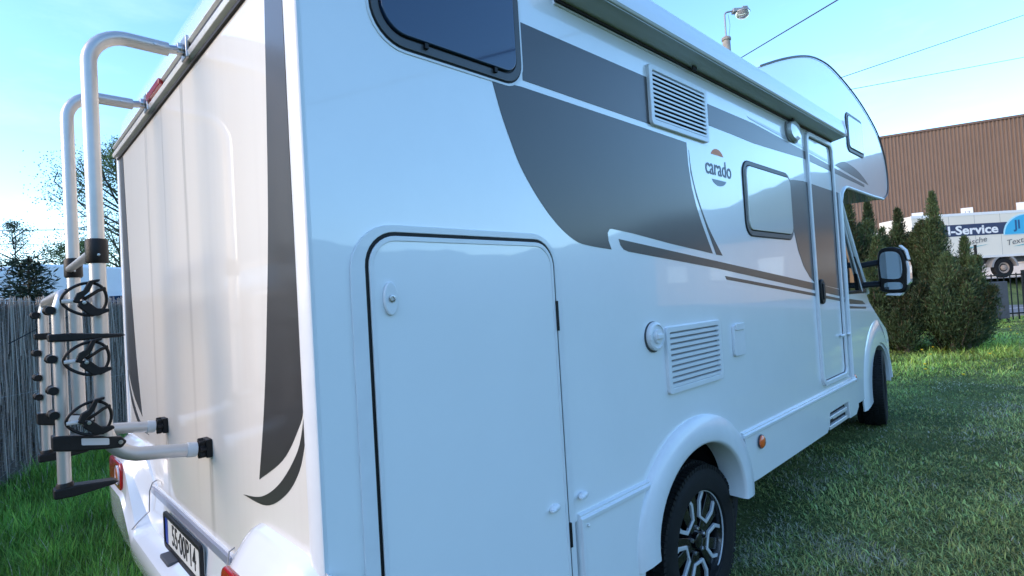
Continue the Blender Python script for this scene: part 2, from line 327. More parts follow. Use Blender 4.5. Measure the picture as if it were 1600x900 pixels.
# ------------------------------------------------------------------ setting: ground, road, hills
def build_ground():
    rr = np.concatenate([np.linspace(0, 30, 76), np.geomspace(31, 3000, 40)]); th = np.linspace(0, 2*PI, 193)[:-1]
    X = CAM.x+rr[:, None]*np.cos(th); Y = CAM.y+rr[:, None]*np.sin(th); Z = gz(X, Y)
    V = np.stack([X, Y, Z], -1).reshape(-1, 3); n = len(th); F = []
    i = np.arange(len(rr)-1)[:, None]; k = np.arange(n)[None]; j = (k+1) % n
    F = np.stack([i*n+k, (i+1)*n+k, (i+1)*n+j, i*n+j], -1).reshape(-1, 4)
    m = bpy.data.materials.new('soil_grass'); m.use_nodes = True; N = m.node_tree; p = N.nodes['Principled BSDF']; p.inputs['Roughness'].default_value = 0.95; p.inputs['Specular IOR Level'].default_value = 0.1
    t = N.nodes.new('ShaderNodeTexCoord'); z1 = N.nodes.new('ShaderNodeTexNoise'); z1.inputs['Scale'].default_value = 0.9; z1.inputs['Detail'].default_value = 8
    z2 = N.nodes.new('ShaderNodeTexNoise'); z2.inputs['Scale'].default_value = 38; z2.inputs['Detail'].default_value = 6; z2.inputs['Roughness'].default_value = 0.75
    N.links.new(t.outputs['Object'], z1.inputs[0]); N.links.new(t.outputs['Object'], z2.inputs[0])
    r1 = N.nodes.new('ShaderNodeValToRGB'); r1.color_ramp.elements[0].position = 0.38; r1.color_ramp.elements[1].position = 0.66
    r1.color_ramp.elements[0].color = (0.085, 0.130, 0.048, 1); r1.color_ramp.elements[1].color = (0.190, 0.245, 0.095, 1)
    r2 = N.nodes.new('ShaderNodeValToRGB'); r2.color_ramp.elements[0].position = 0.35; r2.color_ramp.elements[1].position = 0.72
    r2.color_ramp.elements[0].color = (0.45, 0.45, 0.45, 1); r2.color_ramp.elements[1].color = (1.25, 1.2, 1.1, 1)
    mu = N.nodes.new('ShaderNodeMix'); mu.data_type = 'RGBA'; mu.blend_type = 'MULTIPLY'; mu.inputs[0].default_value = 1
    N.links.new(z1.outputs[0], r1.inputs[0]); N.links.new(z2.outputs[0], r2.inputs[0]); N.links.new(r1.outputs[0], mu.inputs[6]); N.links.new(r2.outputs[0], mu.inputs[7]); N.links.new(mu.outputs[2], p.inputs['Base Color'])
    b = N.nodes.new('ShaderNodeBump'); b.inputs['Strength'].default_value = 0.8; b.inputs['Distance'].default_value = 0.03
    N.links.new(z2.outputs[0], b.inputs['Height']); N.links.new(b.outputs[0], p.inputs['Normal'])
    M['soil_grass'] = m
    link('ground', np_mesh('ground', V, F, material='soil_grass', smooth=True), 'soil_grass', smooth=0, kind='structure')
build_ground()
def strip(name, D0, D1, l0, l1, dz, material, n=40, kind='structure'):
    bm = BM(); prev = None
    for i in range(n+1):
        l = l0+(l1-l0)*i/n; row = []
        for D in np.linspace(D0, D1, 5):
            p = VW(D, l); row.append(bm.verts.new((p.x, p.y, float(gz(p.x, p.y))+dz)))
        if prev:
            for a in range(4): bm.faces.new((prev[a], prev[a+1], row[a+1], row[a]))
        prev = row
    o = link(name, bm, material, smooth=0); o['kind'] = kind; return o
strip('road', 17.6, 24.2, 4, 90, 0.02, 'asphalt')
strip('road_marking', 20.8, 20.93, 4, 90, 0.026, 'road_paint')
bm = BM()
for D in (17.35, 24.2):
    for i in range(43):
        p, q = VW(D, 4+2*i), VW(D+.18, 5.98+2*i); z = float(gz(p.x, p.y))
        box(bm, 0, 1.98, 0, .18, -0.1, 0.12, plane_mx((p.x, p.y, z), E1, E2))
link('kerb', bm, 'kerb', kind='structure', bevel=0.015)
strip('yard', 27.3, 60, 4, 90, 0.02, 'yard_white')
def build_hills():
    az = np.radians(np.linspace(3, 200, 240)); bm = BM(); prev = None
    rng = np.random.RandomState(3); ph = rng.rand(8)*6
    for a in az:
        d = math.degrees(a)
        e = np.interp(d, [3, 9, 16, 24, 40, 60, 85, 110, 140, 170, 186, 200], [9, 11, 10.5, 8, 5.5, 6.5, 7.5, 6, 8.5, 10, 7, 2])
        e += 0.5*math.sin(a*9+ph[0])+0.25*math.sin(a*31+ph[1])+0.12*math.sin(a*83+ph[2])+0.08*math.sin(a*190+ph[3])
        row = []
        for t, hgt in ((0, 0), (.35, .35), (.7, .8), (1, 1), (1.25, .8), (1.6, 0)):
            r = 330+t*170; h = hgt*math.tan(R(max(e, .3)))*500 + (math.sin(a*57+t*9)*4 if 0 < hgt < 1 else 0)
            row.append(bm.verts.new((math.sin(a)*r, math.cos(a)*r, h-1)))
        if prev:
            for k in range(len(row)-1): bm.faces.new((prev[k], row[k], row[k+1], prev[k+1]))
        prev = row
    link('hills', bm, 'hill_haze_green', smooth=60, kind='structure')
build_hills()

# ------------------------------------------------------------------ the motorhome
XL = -2.30
mh = empty('motorhome', 'large white alcove motorhome with dark grey stripes parked on the grass', 'motorhome')
alc_raw = [(2.62, 2.68), (3.155, 2.885), (3.61, 3.03), (3.95, 3.093), (4.298, 3.103), (4.85, 3.035), (5.30, 2.925), (5.63, 2.79), (5.81, 2.60), (5.855, 2.40), (5.79, 2.268), (5.60, 2.20)]
alc = catmull(alc_raw, 5)
prof = [(0, .42), (0, 2.35), (.02, 2.52), (.06, 2.62), (.14, 2.675), (.3, 2.68)] + alc + [(4.42, 2.19)] + [(4.42-.2*math.sin(R(t)), 1.99+.2*math.cos(R(t))) for t in (20, 45, 70, 90)] + [(4.20, .68), (2.27, .68)]
prof += arc(1.755, .46, .385, 36, 144, 16) + [(1.28, .68), (.885, .68), (.885, .42)]
bm = BM(); prism(bm, prof, 'x', XL, 0.0); link('body', bm, 'white_paint', mh, bevel=0.012, seg=3)
# dark rubber piping round the alcove's outline
bm = BM(); tube(bm, [(0.004, y, z) for y, z in [(a, b) for a, b in alc if a > 2.75 or b < 2.6]], 0.0060, 8); link('alcove_piping', bm, 'window_frame', mh)
bm = BM(); tube(bm, [(0.003, 5.60, 2.2)]+[(0.003, y, z) for y, z in [(5.2, 2.192), (4.42, 2.192)]]+[(0.003, 4.42-.2*math.sin(R(t)), 1.99+.2*math.cos(R(t))) for t in (20, 45, 70, 90)]+[(0.003, 4.198, .72)], 0.012, 8); link('edge_moulding', bm, 'white_plastic', mh)
bm = BM(); prism(bm, rrect(XL+.05, -.05, .66, 2.31, .02), 'y', -.004, .01); link('rear_panel', bm, 'rear_paint', mh, bevel=0.002)
# corner mouldings with a raised bead
for s, x in ((1, 0.0), (-1, XL)):
    bm = BM(); pts = [(x-s*.056, .004), (x-s*.050, -.009), (x-s*.036, -.0125), (x-s*.024, -.0115), (x-s*.013, -.008), (x-s*.005, -.0045), (x+s*.001, -.001), (x+s*.001, .012), (x-s*.03, .02)]
    prism(bm, pts, 'z', .62, 2.345); link('corner_moulding', bm, 'white_plastic', mh, bevel=0.003)
    bm = BM(); tube(bm, [(x+s*.0015, .001, .62), (x+s*.0015, .001, 2.345)], .0030, 6); link('moulding_bead', bm, 'white_plastic', mh)
# rear rail at the top of the rear wall
rail = link('rear_rail', (lambda b: (prism(b, [(.0, 2.325), (-.022, 2.335), (-.026, 2.352), (-.014, 2.36), (-.014, 2.378), (-.024, 2.386), (-.018, 2.40), (0, 2.402)], 'x', XL+.0, -.0), b)[1])(BM()), 'aluminium', mh, bevel=0.002)
bm = BM(); box(bm, XL+.005, -.005, -.0165, -.012, 2.3615, 2.3765); link('rail_groove', bm, 'rubber_seal', rail)
bm = BM(); box(bm, XL, 0, -.012, -.003, 2.313, 2.324); link('rail_shadow_gap', bm, 'rubber_seal', rail)
bl = link('brake_light', (lambda b: (prism(b, rrect(-1.42, -1.19, 2.364, 2.392, .010, 4), 'y', -.032, -.01), b)[1])(BM()), 'lens_red', mh, bevel=0.003)
# rear decals
def decal(pts, axis, a0, a1, m='grey_vinyl', label=None, smooth_pts=0):
    bm = BM(); prism(bm, catmull(pts, 5, True) if smooth_pts else pts, axis, a0, a1); return link('decal', bm, m, mh, label=label, smooth=0)
for f in (lambda x: x, lambda x: XL-x):
    right = catmull([(-.060, 2.305), (-.062, 1.75), (-.052, 1.40), (-.056, 1.235), (-.10, 1.165), (-.20, 1.08), (-.372, .999)], 6)
    left = catmull([(-.372, .999), (-.31, 1.20), (-.262, 1.42), (-.210, 1.75), (-.165, 2.305)], 6)
    decal([(f(a), b) for a, b in right+left[1:-1]+[left[-1]]], 'y', -.0055, -.003)
    up = catmull([(-.055, 1.208), (-.10, 1.12), (-.22, 1.02), (-.36, .955), (-.51, .928)], 6)
    lo = catmull([(-.51, .928), (-.33, .937), (-.19, .995), (-.10, 1.07), (-.055, 1.15)], 6)
    decal([(f(a), b) for a, b in up+lo[1:]], 'y', -.0055, -.003)
# side decals
A0, A1 = -.002, .0015
big = [(.613, 2.137), (.640, 2.05), (.675, 1.965), (.722, 1.873), (.800, 1.775), (.886, 1.698), (.975, 1.648), (1.06, 1.632), (1.186, 1.622)]
decal(catmull(big, 6)+[(1.170, 1.655), (1.168, 1.685), (1.182, 1.700), (1.20, 1.702), (1.341, 1.690), (1.639, 1.657), (2.024, 1.621), (1.965, 1.71), (1.927, 1.77), (1.885, 1.85), (1.855, 1.931), (1.836, 2.035), (1.832, 2.137), (1.476, 2.141), (.74, 2.146)], 'x', A0, A1)
decal([(.752, 2.364), (1.53, 2.368), (1.53, 2.166), (.752, 2.170)], 'x', A0, A1)
decal([(2.03, 2.370), (2.644, 2.376), (3.455, 2.343), (4.971, 2.272), (4.965, 2.250), (3.455, 2.288), (2.9, 2.268), (2.625, 2.259), (2.333, 2.262), (2.03, 2.262)], 'x', A0, A1)
decal([(2.552, 2.402), (3.178, 2.388), (4.061, 2.347), (4.05, 2.328), (3.174, 2.366), (2.582, 2.392)], 'x', A0, A1, 'silver_vinyl', 'thin silver stripe')
decal(catmull([(4.147, 2.335), (4.30, 2.378), (4.46, 2.397), (4.749, 2.376), (4.97, 2.33), (5.109, 2.284)], 5), 'x', A0, A1)
decal([(1.238, 1.664), (2.063, 1.584), (3.456, 1.449), (4.18, 1.372), (4.18, 1.322), (3.446, 1.402), (2.058, 1.549), (1.30, 1.616), (1.268, 1.624), (1.248, 1.640)], 'x', A0, A1)
decal(catmull([(1.850, 2.105), (1.865, 2.0), (1.91, 1.885), (2.00, 1.745), (2.129, 1.612)], 5)+[(2.062, 1.616), (1.978, 1.748), (1.895, 1.890), (1.856, 2.0)], 'x', A0, A1)
decal([(2.143, 1.510), (3.441, 1.382), (4.18, 1.306), (4.18, 1.286), (3.438, 1.363), (2.156, 1.492)], 'x', A0, A1)
decal([(3.10, 2.10), (3.22, 2.118), (3.40, 2.13), (4.18, 2.125), (4.18, 1.378), (3.50, 1.445), (3.40, 1.49), (3.30, 1.56), (3.22, 1.66), (3.16, 1.80), (3.12, 1.95)], 'x', A0, A1)
# maker's emblem: sun arc, name, grey bowl
lg = empty('logo', '', ''); del lg['label']; del lg['category']; lg.parent = mh
bm = BM(); prism(bm, arc(2.145, 2.098, .075, 25, 155, 16, .055), 'x', A0, A1); link('logo_arc', bm, 'logo_orange', lg, smooth=0)
bm = BM(); prism(bm, arc(2.150, 2.010, .085, 200, 340, 16, .045), 'x', A0, A1); link('logo_bowl', bm, 'logo_light', lg, smooth=0)
text_obj('logo_name', 'carado', .115, SIDE(2.152, 2.052, .0008), 'logo_grey', lg, .002, bold=0.001, xs=.93)

# garage door at the rear of the side
gd = link('garage_door', (lambda b: (prism(b, rrect(.152, .837, .44, 1.634, .080, 9), 'x', -.002, .006), b)[1])(BM()), 'door_paint', mh, bevel=0.002)
bm = BM(); ring(bm, rrect(.100, .872, .40, 1.664, .125, 9), rrect(.141, .846, .425, 1.645, .090, 9), 'x', -.001, .006); link('door_surround', bm, 'white_plastic', gd, bevel=0.002)
bm = BM(); ring(bm, rrect(.1405, .8465, .424, 1.6455, .0905, 9), rrect(.151, .838, .434, 1.635, .081, 9), 'x', -.001, .003); link('door_seal', bm, 'rubber_seal', gd)
bm = BM(); ring(bm, rrect(.1511, .8379, .4341, 1.6349, .081, 9), rrect(.163, .826, .45, 1.621, .068, 9), 'x', 0, .0085); link('door_edge_frame', bm, 'white_plastic', gd, bevel=0.002)
lk = link('door_lock', (lambda b: (prism(b, [(.205+.021*math.cos(t), 1.473+.043*math.sin(t)) for t in np.linspace(0, 2*PI, 24, endpoint=False)], 'x', .006, .016), b)[1])(BM()), 'white_plastic', gd, bevel=0.004, seg=3)
bm = BM(); lathe(bm, [(.009, .016), (.009, .02), (.006, .0205), (.0055, .0185), (0, .0185)], (0, .205, 1.473), (1, 0, 0), 16); link('lock_barrel', bm, 'steel', lk)
for y0, y1, z0, z1 in ((.842, .853, 1.34, 1.44), (.845, .854, .62, .70)):
    bm = BM(); box(bm, .002, .012, y0-.006, y1-.006, z0, z1); link('door_hinge', bm, 'rubber_seal', gd)
for y, z in ((.773, .77), (.920, .770)):
    bm = BM(); ball(bm, (.010, y, z), 1, .012, .024, .013, 12); lt = link('door_catch', bm, 'white_plastic', gd)
    bm = BM(); box(bm, .008, .024, y-.026, y-.004, z-.006, z+.002); link('catch_lever', bm, 'white_plastic', lt, bevel=0.002)

# windows of the living body
def window(y0, y1, z0, z1, r, pane, name='window', label=None):
    w = link(name, (lambda b: (ring(b, rrect(y0, y1, z0, z1, r, 9), rrect(y0+.022, y1-.022, z0+.026, z1-.022, [max(.01, q-.02) for q in r], 9), 'x', -.002, .007), b)[1])(BM()), 'window_frame', mh, bevel=0.002, label=label)
    bm = BM(); ring(bm, rrect(y0-.005, y1+.005, z0-.005, z1+.005, [q+.005 for q in r], 9), rrect(y0, y1, z0, z1, r, 9), 'x', -.002, .003); link('outer_seal', bm, 'rubber_seal', w)
    q = [max(.01, k-.02) for k in r]
    bm = BM(); ring(bm, rrect(y0+.022, y1-.022, z0+.026, z1-.022, q, 9), rrect(y0+.027, y1-.027, z0+.031, z1-.027, [max(.008, k-.005) for k in q], 9), 'x', -.001, .003); link('inner_seal', bm, 'rubber_seal', w)
    bm = BM(); prism(bm, rrect(y0+.027, y1-.027, z0+.031, z1-.027, [max(.008, k-.005) for k in q], 9), 'x', -.001, .014); link('pane', bm, pane, w, bevel=0.004, seg=3)
    return w
w1 = window(.196, .742, 2.145, 2.500, [.10, .075, .075, .10], 'window_dark')
for y in (.36, .62):
    bm = BM(); box(bm, .004, .016, y-.006, y+.006, 2.159, 2.173); link('stay_peg', bm, 'rubber_seal', w1)
bm = BM(); ring(bm, rrect(.184, .754, 2.133, 2.512, [.11, .085, .085, .11], 9), rrect(.191, .747, 2.140, 2.505, [.105, .08, .08, .105], 9), 'x', -.002, .0026); link('window_surround', bm, 'white_plastic', w1)
window(2.435, 3.150, 1.728, 2.140, [.075]*4, 'window_blind', label='window with its pale blind drawn')
window(4.53, 5.02, 2.505, 2.825, [.06]*4, 'window_small', label='small window in the alcove')
# ventilation grilles: frame, back and each louvre
def vent(y0, y1, z0, z1, n, back, drop, label, body='white_plastic'):
    v = link('vent_grille', (lambda b: (ring(b, rrect(y0, y1, z0, z1, .018, 4), rrect(y0+.026, y1-.026, z0+.024, z1-.024, .008, 4), 'x', -.002, .016), b)[1])(BM()), body, mh, bevel=0.003, label=label)
    bm = BM(); box(bm, -.001, .001, y0+.02, y1-.02, z0+.02, z1-.02); link('vent_back', bm, back, v)
    me = None; H = (z1-z0-.048)/n
    for k in range(n):
        zc = z0+.024+H*(k+.5)
        if me is None:
            bm = BM(); prism(bm, [(.003, H*.05), (.0125, -H*.42), (.0150, -H*.42), (.0150, H*(drop-.42)), (.0125, H*(drop-.38)), (.004, H*.22)], 'y', y0+.025, y1-.025)
            o = link('louvre', bm, body, v); me = o.data
        else:
            o = bpy.data.objects.new('louvre', me); COL.objects.link(o); o.parent = v
        o.location = (0, 0, zc)
    return v
vent(1.518, 2.042, 2.164, 2.428, 11, 'dark_void', .44, 'upper vent with black gaps between white louvres')
vent(1.522, 2.027, 1.014, 1.298, 10, 'mud_grey', .56, 'lower white vent with pale louvres')
# awning case
aw = link('awning', (lambda b: (prism(b, [(0, 2.500), (.012, 2.506), (.103, 2.521), (.109, 2.530), (.108, 2.560), (.098, 2.625), (.090, 2.634), (.05, 2.640), (0, 2.643)], 'y', .93, 4.06), b)[1])(BM()), 'awning_white', mh, bevel=0.003)
bm = BM(); prism(bm, [(.014, 2.5035), (.014, 2.501), (.098, 2.515), (.098, 2.5178)], 'y', .935, 4.055); link('awning_underside', bm, 'awning_grey', aw)
bm = BM(); tube(bm, [(.012, .93, 2.494), (.012, 4.05, 2.494)], .007, 8); link('awning_seal', bm, 'rubber_seal', aw)
bm = BM(); prism(bm, [(-.0, 2.494), (.106, 2.513), (.114, 2.526), (.113, 2.56), (.102, 2.63), (.092, 2.640), (.05, 2.646), (0, 2.649)], 'y', 4.06, 4.08); link('awning_end_cap', bm, 'awning_white', aw, bevel=0.006)
bm = BM(); prism(bm, [(.0, 2.482), (.008, 2.484), (.010, 2.496), (0, 2.498)], 'y', .93, 4.05); link('awning_rail', bm, 'white_plastic', aw)
for y in (1.9, 3.2):
    bm = BM(); box(bm, .03, .034, y-.02, y+.02, 2.486, 2.503); link('awning_bracket', bm, 'rubber_seal', aw)
al = link('awning_lamp', (lambda b: (lathe(b, [(.062, 0), (.064, .02), (.058, .034), (.02, .04), (0, .04)], (0, 3.24, 2.432), (1, 0, 0), 24), b)[1])(BM()), 'lens_clear', mh)
for v in al.data.vertices: v.co.y = 3.24+(v.co.y-3.24)*1.6
bm = BM(); prism(bm, rrect(3.13, 3.35, 2.365, 2.50, .06, 6), 'x', -.001, .010); link('lamp_base', bm, 'mud_grey', al)
# entry door
ed = link('entry_door', (lambda b: (ring(b, rrect(3.485, 4.070, .745, 2.485, .07, 8), rrect(3.517, 4.038, .777, 2.453, .045, 8), 'x', -.002, .018), b)[1])(BM()), 'white_plastic', mh, bevel=0.006, seg=3)
bm = BM(); ring(bm, rrect(3.515, 4.040, .775, 2.455, .046, 8), rrect(3.522, 4.033, .782, 2.448, .04, 8), 'x', -.001, .0025); link('door_gap', bm, 'rubber_seal', ed)
dh = link('door_handle', (lambda b: (prism(b, rrect(3.535, 3.625, 1.300, 1.470, .042, 7), 'x', .002, .026), b)[1])(BM()), 'rubber_seal', ed, bevel=0.008, seg=3)
bm = BM(); box(bm, .026, .034, 3.56, 3.60, 1.33, 1.44); link('handle_grip', bm, 'black_plastic', dh, bevel=0.004)
for y in (3.98, 4.13):
    bm = BM(); ball(bm, (.016, y, 1.05), 1, .014, .035, .012, 12); link('door_holder', bm, 'white_plastic', ed)
bm = BM(); box(bm, .002, .014, 4.055, 4.075, .93, 1.03); link('door_hinge', bm, 'rubber_seal', ed)
bm = BM(); tube(bm, [(.012, 4.15, .72), (.012, 4.15, 2.12)], .016, 8); link('corner_strip', bm, 'white_plastic', mh)
# service fittings
fc = link('filler_cap', (lambda b: (lathe(b, [(.058, 0), (.060, .006), (.058, .020), (.048, .024), (.046, .018), (.030, .018), (.028, .030), (0, .031)], (0, 1.44, 1.268), (1, 0, 0), 28), b)[1])(BM()), 'white_plastic', mh, bevel=0.001)
bm = BM(); lathe(bm, [(.064, 0), (.064, .004), (0, .004)], (0, 1.437, 1.266), (1, 0, 0), 24); link('cap_gasket', bm, 'window_frame', fc)
bm = BM(); box(bm, .028, .040, 1.42, 1.46, 1.258, 1.278); link('cap_grip', bm, 'white_plastic', fc, bevel=0.003)
bm = BM(); box(bm, .018, .026, 1.382, 1.398, 1.255, 1.281); link('cap_catch', bm, 'white_plastic', fc, bevel=0.002)
sf = link('service_flap', (lambda b: (prism(b, rrect(2.172, 2.303, 1.100, 1.258, .018, 5), 'x', -.001, .014), b)[1])(BM()), 'white_plastic', mh, bevel=0.004)
bm = BM(); prism(bm, rrect(2.185, 2.292, 1.230, 1.266, .01, 5), 'x', .013, .020); link('flap_hinge', bm, 'white_plastic', sf, bevel=0.003)
for x, y, z in ((.018, 2.400, .626), (-.095, 4.62, .64)):
    mk = link('side_marker', (lambda b: (lathe(b, [(.034, 0), (.033, .008), (.024, .015), (0, .018)], (x, y, z), (1, 0, 0), 20), b)[1])(BM()), 'lens_orange', mh)
    bm = BM(); lathe(bm, [(.037, -.002), (.037, .004), (0, .004)], (x, y, z), (1, 0, 0), 20); link('marker_base', bm, 'window_frame', mk)
# skirts
def skirt(pts, y0, y1, zt=.705):
    s = link('skirt_panel', (lambda b: (prism(b, pts, 'x', -.03, .012), b)[1])(BM()), 'white_paint', mh, bevel=0.004)
    bm = BM(); prism(bm, [(-.001, zt-.022), (.020, zt-.022), (.021, zt-.008), (.012, zt-.004), (.014, zt+.004), (-.001, zt+.007)], 'y', y0, y1); link('skirt_trim', bm, 'white_plastic', s, bevel=0.002)
    return s
s1 = skirt([(.892, .36), (.892, .69), (1.36, .69), (1.30, .55), (1.26, .36)], .892, 1.345)
bm = BM(); box(bm, .010, .020, .892, .905, .36, .685); link('skirt_trim', bm, 'white_plastic', s1, bevel=0.002)
bm = BM(); ball(bm, (.016, .93, .665), .006); link('skirt_screw', bm, 'aluminium', s1)
s2 = skirt([(2.22, .69), (4.235, .69), (4.29, .60), (4.272, .475), (4.20, .432), (4.04, .432), (4.02, .56), (3.58, .556), (3.56, .475), (3.50, .437), (2.77, .437), (2.36, .437), (2.26, .44), (2.24, .56)], 2.20, 4.245)
st = link('entry_step', (lambda b: (box(b, -.12, -.02, 3.58, 4.03, .42, .56), b)[1])(BM()), 'dark_void', mh)
for z in (.455, .515):
    bm = BM(); box(bm, -.02, .008, 3.575, 3.985, z-.016, z+.012); link('step_tread', bm, 'aluminium', st, bevel=0.005)
bm = BM(); box(bm, -.02, .010, 3.575, 3.64, .492, .51); link('step_switch', bm, 'rubber_seal', st)
# wheel arch of the rear wheel
cy, cz = 1.745, .435
def arch_pts(ry, rz, t0, t1, n=30): return [(cy+ry*math.cos(R(t)), cz+rz*math.sin(R(t))) for t in np.linspace(t0, t1, n)]
bm = BM(); N = 34; rows = []
for t in np.linspace(-6, 186, N):
    c, s = math.cos(R(t)), math.sin(R(t)); row = []
    for ry, rz, x in ((.475, .425, -.01), (.535, .448, -.002), (.532, .446, .012), (.520, .436, .024), (.470, .388, .034), (.415, .336, .038), (.405, .326, .034), (.400, .320, .02), (.41, .33, -.10), (.475, .425, -.10)):
        row.append(bm.verts.new((x, cy+ry*c, cz+rz*s)))
    rows.append(row)
for a, b in zip(rows, rows[1:]):
    for k in range(len(a)): bm.faces.new((a[k], a[(k+1) % len(a)], b[(k+1) % len(a)], b[k]))
bm.faces.new(rows[0]); bm.faces.new(rows[-1])
link('wheel_arch', bm, 'white_plastic', mh, smooth=50)
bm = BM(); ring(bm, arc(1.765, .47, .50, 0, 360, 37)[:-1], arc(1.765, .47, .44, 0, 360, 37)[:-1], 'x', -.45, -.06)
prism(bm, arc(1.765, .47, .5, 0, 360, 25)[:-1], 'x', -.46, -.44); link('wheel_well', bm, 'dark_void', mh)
# wheels
def make_wheel(loc, name='wheel', r=.362):
    w = empty(name, '', ''); del w['label']; del w['category']; w.parent = mh; w.location = loc
    bm = BM(); hw = .112; tp = [(r-.125, -hw*.8), (r-.115, -hw*.98), (r-.06, -hw*1.06), (r-.022, -hw*.98), (r-.004, -hw*.80), (r, -hw*.5), (r, hw*.5), (r-.004, hw*.80), (r-.022, hw*.98), (r-.06, hw*1.06), (r-.115, hw*.98), (r-.128, hw*.80), (r-.13, hw*.3), (r-.13, -hw*.3)]
    seg = 96; rings = []
    for k in range(seg):
        t = 2*PI*k/seg; rings.append([bm.verts.new((h, rad*math.cos(t), rad*math.sin(t))) for rad, h in tp])
    for k in range(seg):
        a, b = rings[k], rings[(k+1) % seg]
        for i in range(len(tp)): bm.faces.new((a[i], a[(i+1) % len(tp)], b[(i+1) % len(tp)], b[i]))
    link('tyre', bm, 'tyre', w)
    bm = BM()
    for k in range(84):       # tread blocks over the shoulder and crown
        t = 2*PI*k/84
        for x0, x1, dr, sk in ((-.108, -.07, -.006, 0), (-.062, -.022, .004, .3), (-.016, .016, .004, -.3), (.022, .062, .004, .3), (.07, .108, -.006, 0)):
            mx = Matrix.Rotation(t+sk*.05, 4, 'X') @ Matrix.Translation((0, 0, r+dr))
            box(bm, x0, x1, -.0095, .0095, -.02, .006, mx)
    link('tread_block', bm, 'tyre', w, kind='stuff', smooth=0)
    rim = link('rim', (lambda b: (lathe(b, [(.205, -.10), (.228, .06), (.240, .088), (.236, .094), (.224, .090), (.215, .06), (.208, .03), (.06, .015), (.05, .06), (0, .06)], (0, 0, 0), (1, 0, 0), 60), b)[1])(BM()), 'rim_black', w)
    bm = BM()
    for k in range(5):        # five broad double spokes
        t = R(90+72*k+36-18)
        for d in (-.22, .22):
            a = t+d
            pts = [(.055, -.016), (.13, -.024), (.225, -.030), (.225, .030), (.13, .024), (.055, .016)]
            mx = Matrix.Rotation(a, 4, 'X')
            vs = prism(bm, pts, 'x', .045, .078)
            bmesh.ops.transform(bm, matrix=mx, verts=vs)
    link('spoke', bm, 'rim_black', rim, bevel=0.003)
    bm = BM(); ring(bm, arc(0, 0, .240, 0, 360, 73)[:-1], arc(0, 0, .226, 0, 360, 73)[:-1], 'x', .086, .0985); link('rim_lip', bm, 'rim_silver', rim, bevel=0.002)
    me = None
    for k in range(5):        # polished U-shaped edge round each opening
        if me is None:
            bm = BM()
            inner = [(.220, -.058), (.165, -.062), (.108, -.030), (.108, .030), (.165, .062), (.220, .058)]
            outer = [(.220, -.075), (.160, -.080), (.095, -.042), (.095, .042), (.160, .080), (.220, .075)]
            n = len(inner); L = [[bm.verts.new((x, p[0], p[1])) for p in pp] for x in (.070, .0835) for pp in (outer, inner)]
            for i in range(n-1):
                bm.faces.new((L[0][i], L[0][i+1], L[1][i+1], L[1][i])); bm.faces.new((L[2][i], L[2][i+1], L[3][i+1], L[3][i]))
                bm.faces.new((L[0][i], L[0][i+1], L[2][i+1], L[2][i])); bm.faces.new((L[1][i], L[1][i+1], L[3][i+1], L[3][i]))
            for e in (0, n-1): bm.faces.new((L[0][e], L[1][e], L[3][e], L[2][e]))
            o = link('spoke_edge', bm, 'rim_silver', rim, bevel=0.002); me = o.data
        else:
            o = o.copy(); COL.objects.link(o); o.parent = rim
        o.rotation_euler = (R(125-90+90+72*k), 0, 0)
    bm = BM(); lathe(bm, [(.036, .05), (.034, .086), (.026, .09), (0, .09)], (0, 0, 0), (1, 0, 0), 24); link('hub_cap', bm, 'rim_black', rim, bevel=0.001)
    me = None
    for k in range(5):
        if me is None:
            bm = BM(); lathe(bm, [(.0105, .05), (.0105, .086), (.008, .090), (0, .090)], (0, .058, 0), (1, 0, 0), 6); o = link('wheel_bolt', bm, 'steel', rim); me = o.data
        else: o = o.copy(); COL.objects.link(o); o.parent = rim
        o.rotation_euler = (R(17+72*k), 0, 0)
    return w
def copy_tree(o, parent=None):
    c = o.copy(); COL.objects.link(c); c.parent = parent
    for ch in list(o.children): copy_tree(ch, c)
    return c
wh = make_wheel((-.165, 1.85, .268), r=.352)
for loc, rz in (((-.205, 5.585, .418), 0), ((XL+.165, 1.85, .268), PI), ((XL+.205, 5.585, .418), PI)):
    c = copy_tree(wh, mh); c.location = loc; c.rotation_euler = (R(31), 0, rz+(R(10) if loc[1] > 5 else 0))
# rear bumper, lofted across the vehicle: low centre with two raised lamp pods
def lerp(a, b, t): return a+(b-a)*t
cen = [(.006, .722), (-.010, .719), (-.016, .684), (-.028, .550), (-.085, .535), (-.100, .525), (-.108, .500), (-.100, .42), (-.06, .36), (.02, .36)]
pod = [(.006, .885), (-.022, .876), (-.045, .858), (-.078, .815), (-.090, .795), (-.094, .66), (-.108, .645), (-.100, .50), (-.06, .36), (.02, .36)]
bm = BM(); rows = []
for x in np.concatenate([np.linspace(-2.325, -2.26, 5), np.linspace(-2.2, -1.98, 4), np.linspace(-1.94, -1.66, 11), np.linspace(-1.6, -.70, 4), np.linspace(-.64, -.36, 11), np.linspace(-.32, -.1, 4), np.linspace(-.04, .025, 5)]):
    dc = abs(x+1.15); t = float(sstep((dc-.50)/.30)); e = float(sstep((dc-1.08)/.10))
    row = []
    for (a, b), (c, d) in zip(cen, pod):
        y, z = lerp(a, c, t), lerp(b, d, t); y = y*(1-.75*e*e) + (.03*e*e if y < 0 else 0)
        if z > .55: z -= .03*e
        z += .0 if z < .4 else 0
        row.append(bm.verts.new((x, y, z)))
    rows.append(row)
for a, b in zip(rows, rows[1:]):
    for k in range(len(a)): bm.faces.new((a[k], a[(k+1) % len(a)], b[(k+1) % len(a)], b[k]))
bm.faces.new(rows[0]); bm.faces.new(rows[-1])
bp = link('rear_bumper', bm, 'white_paint', mh, smooth=28)
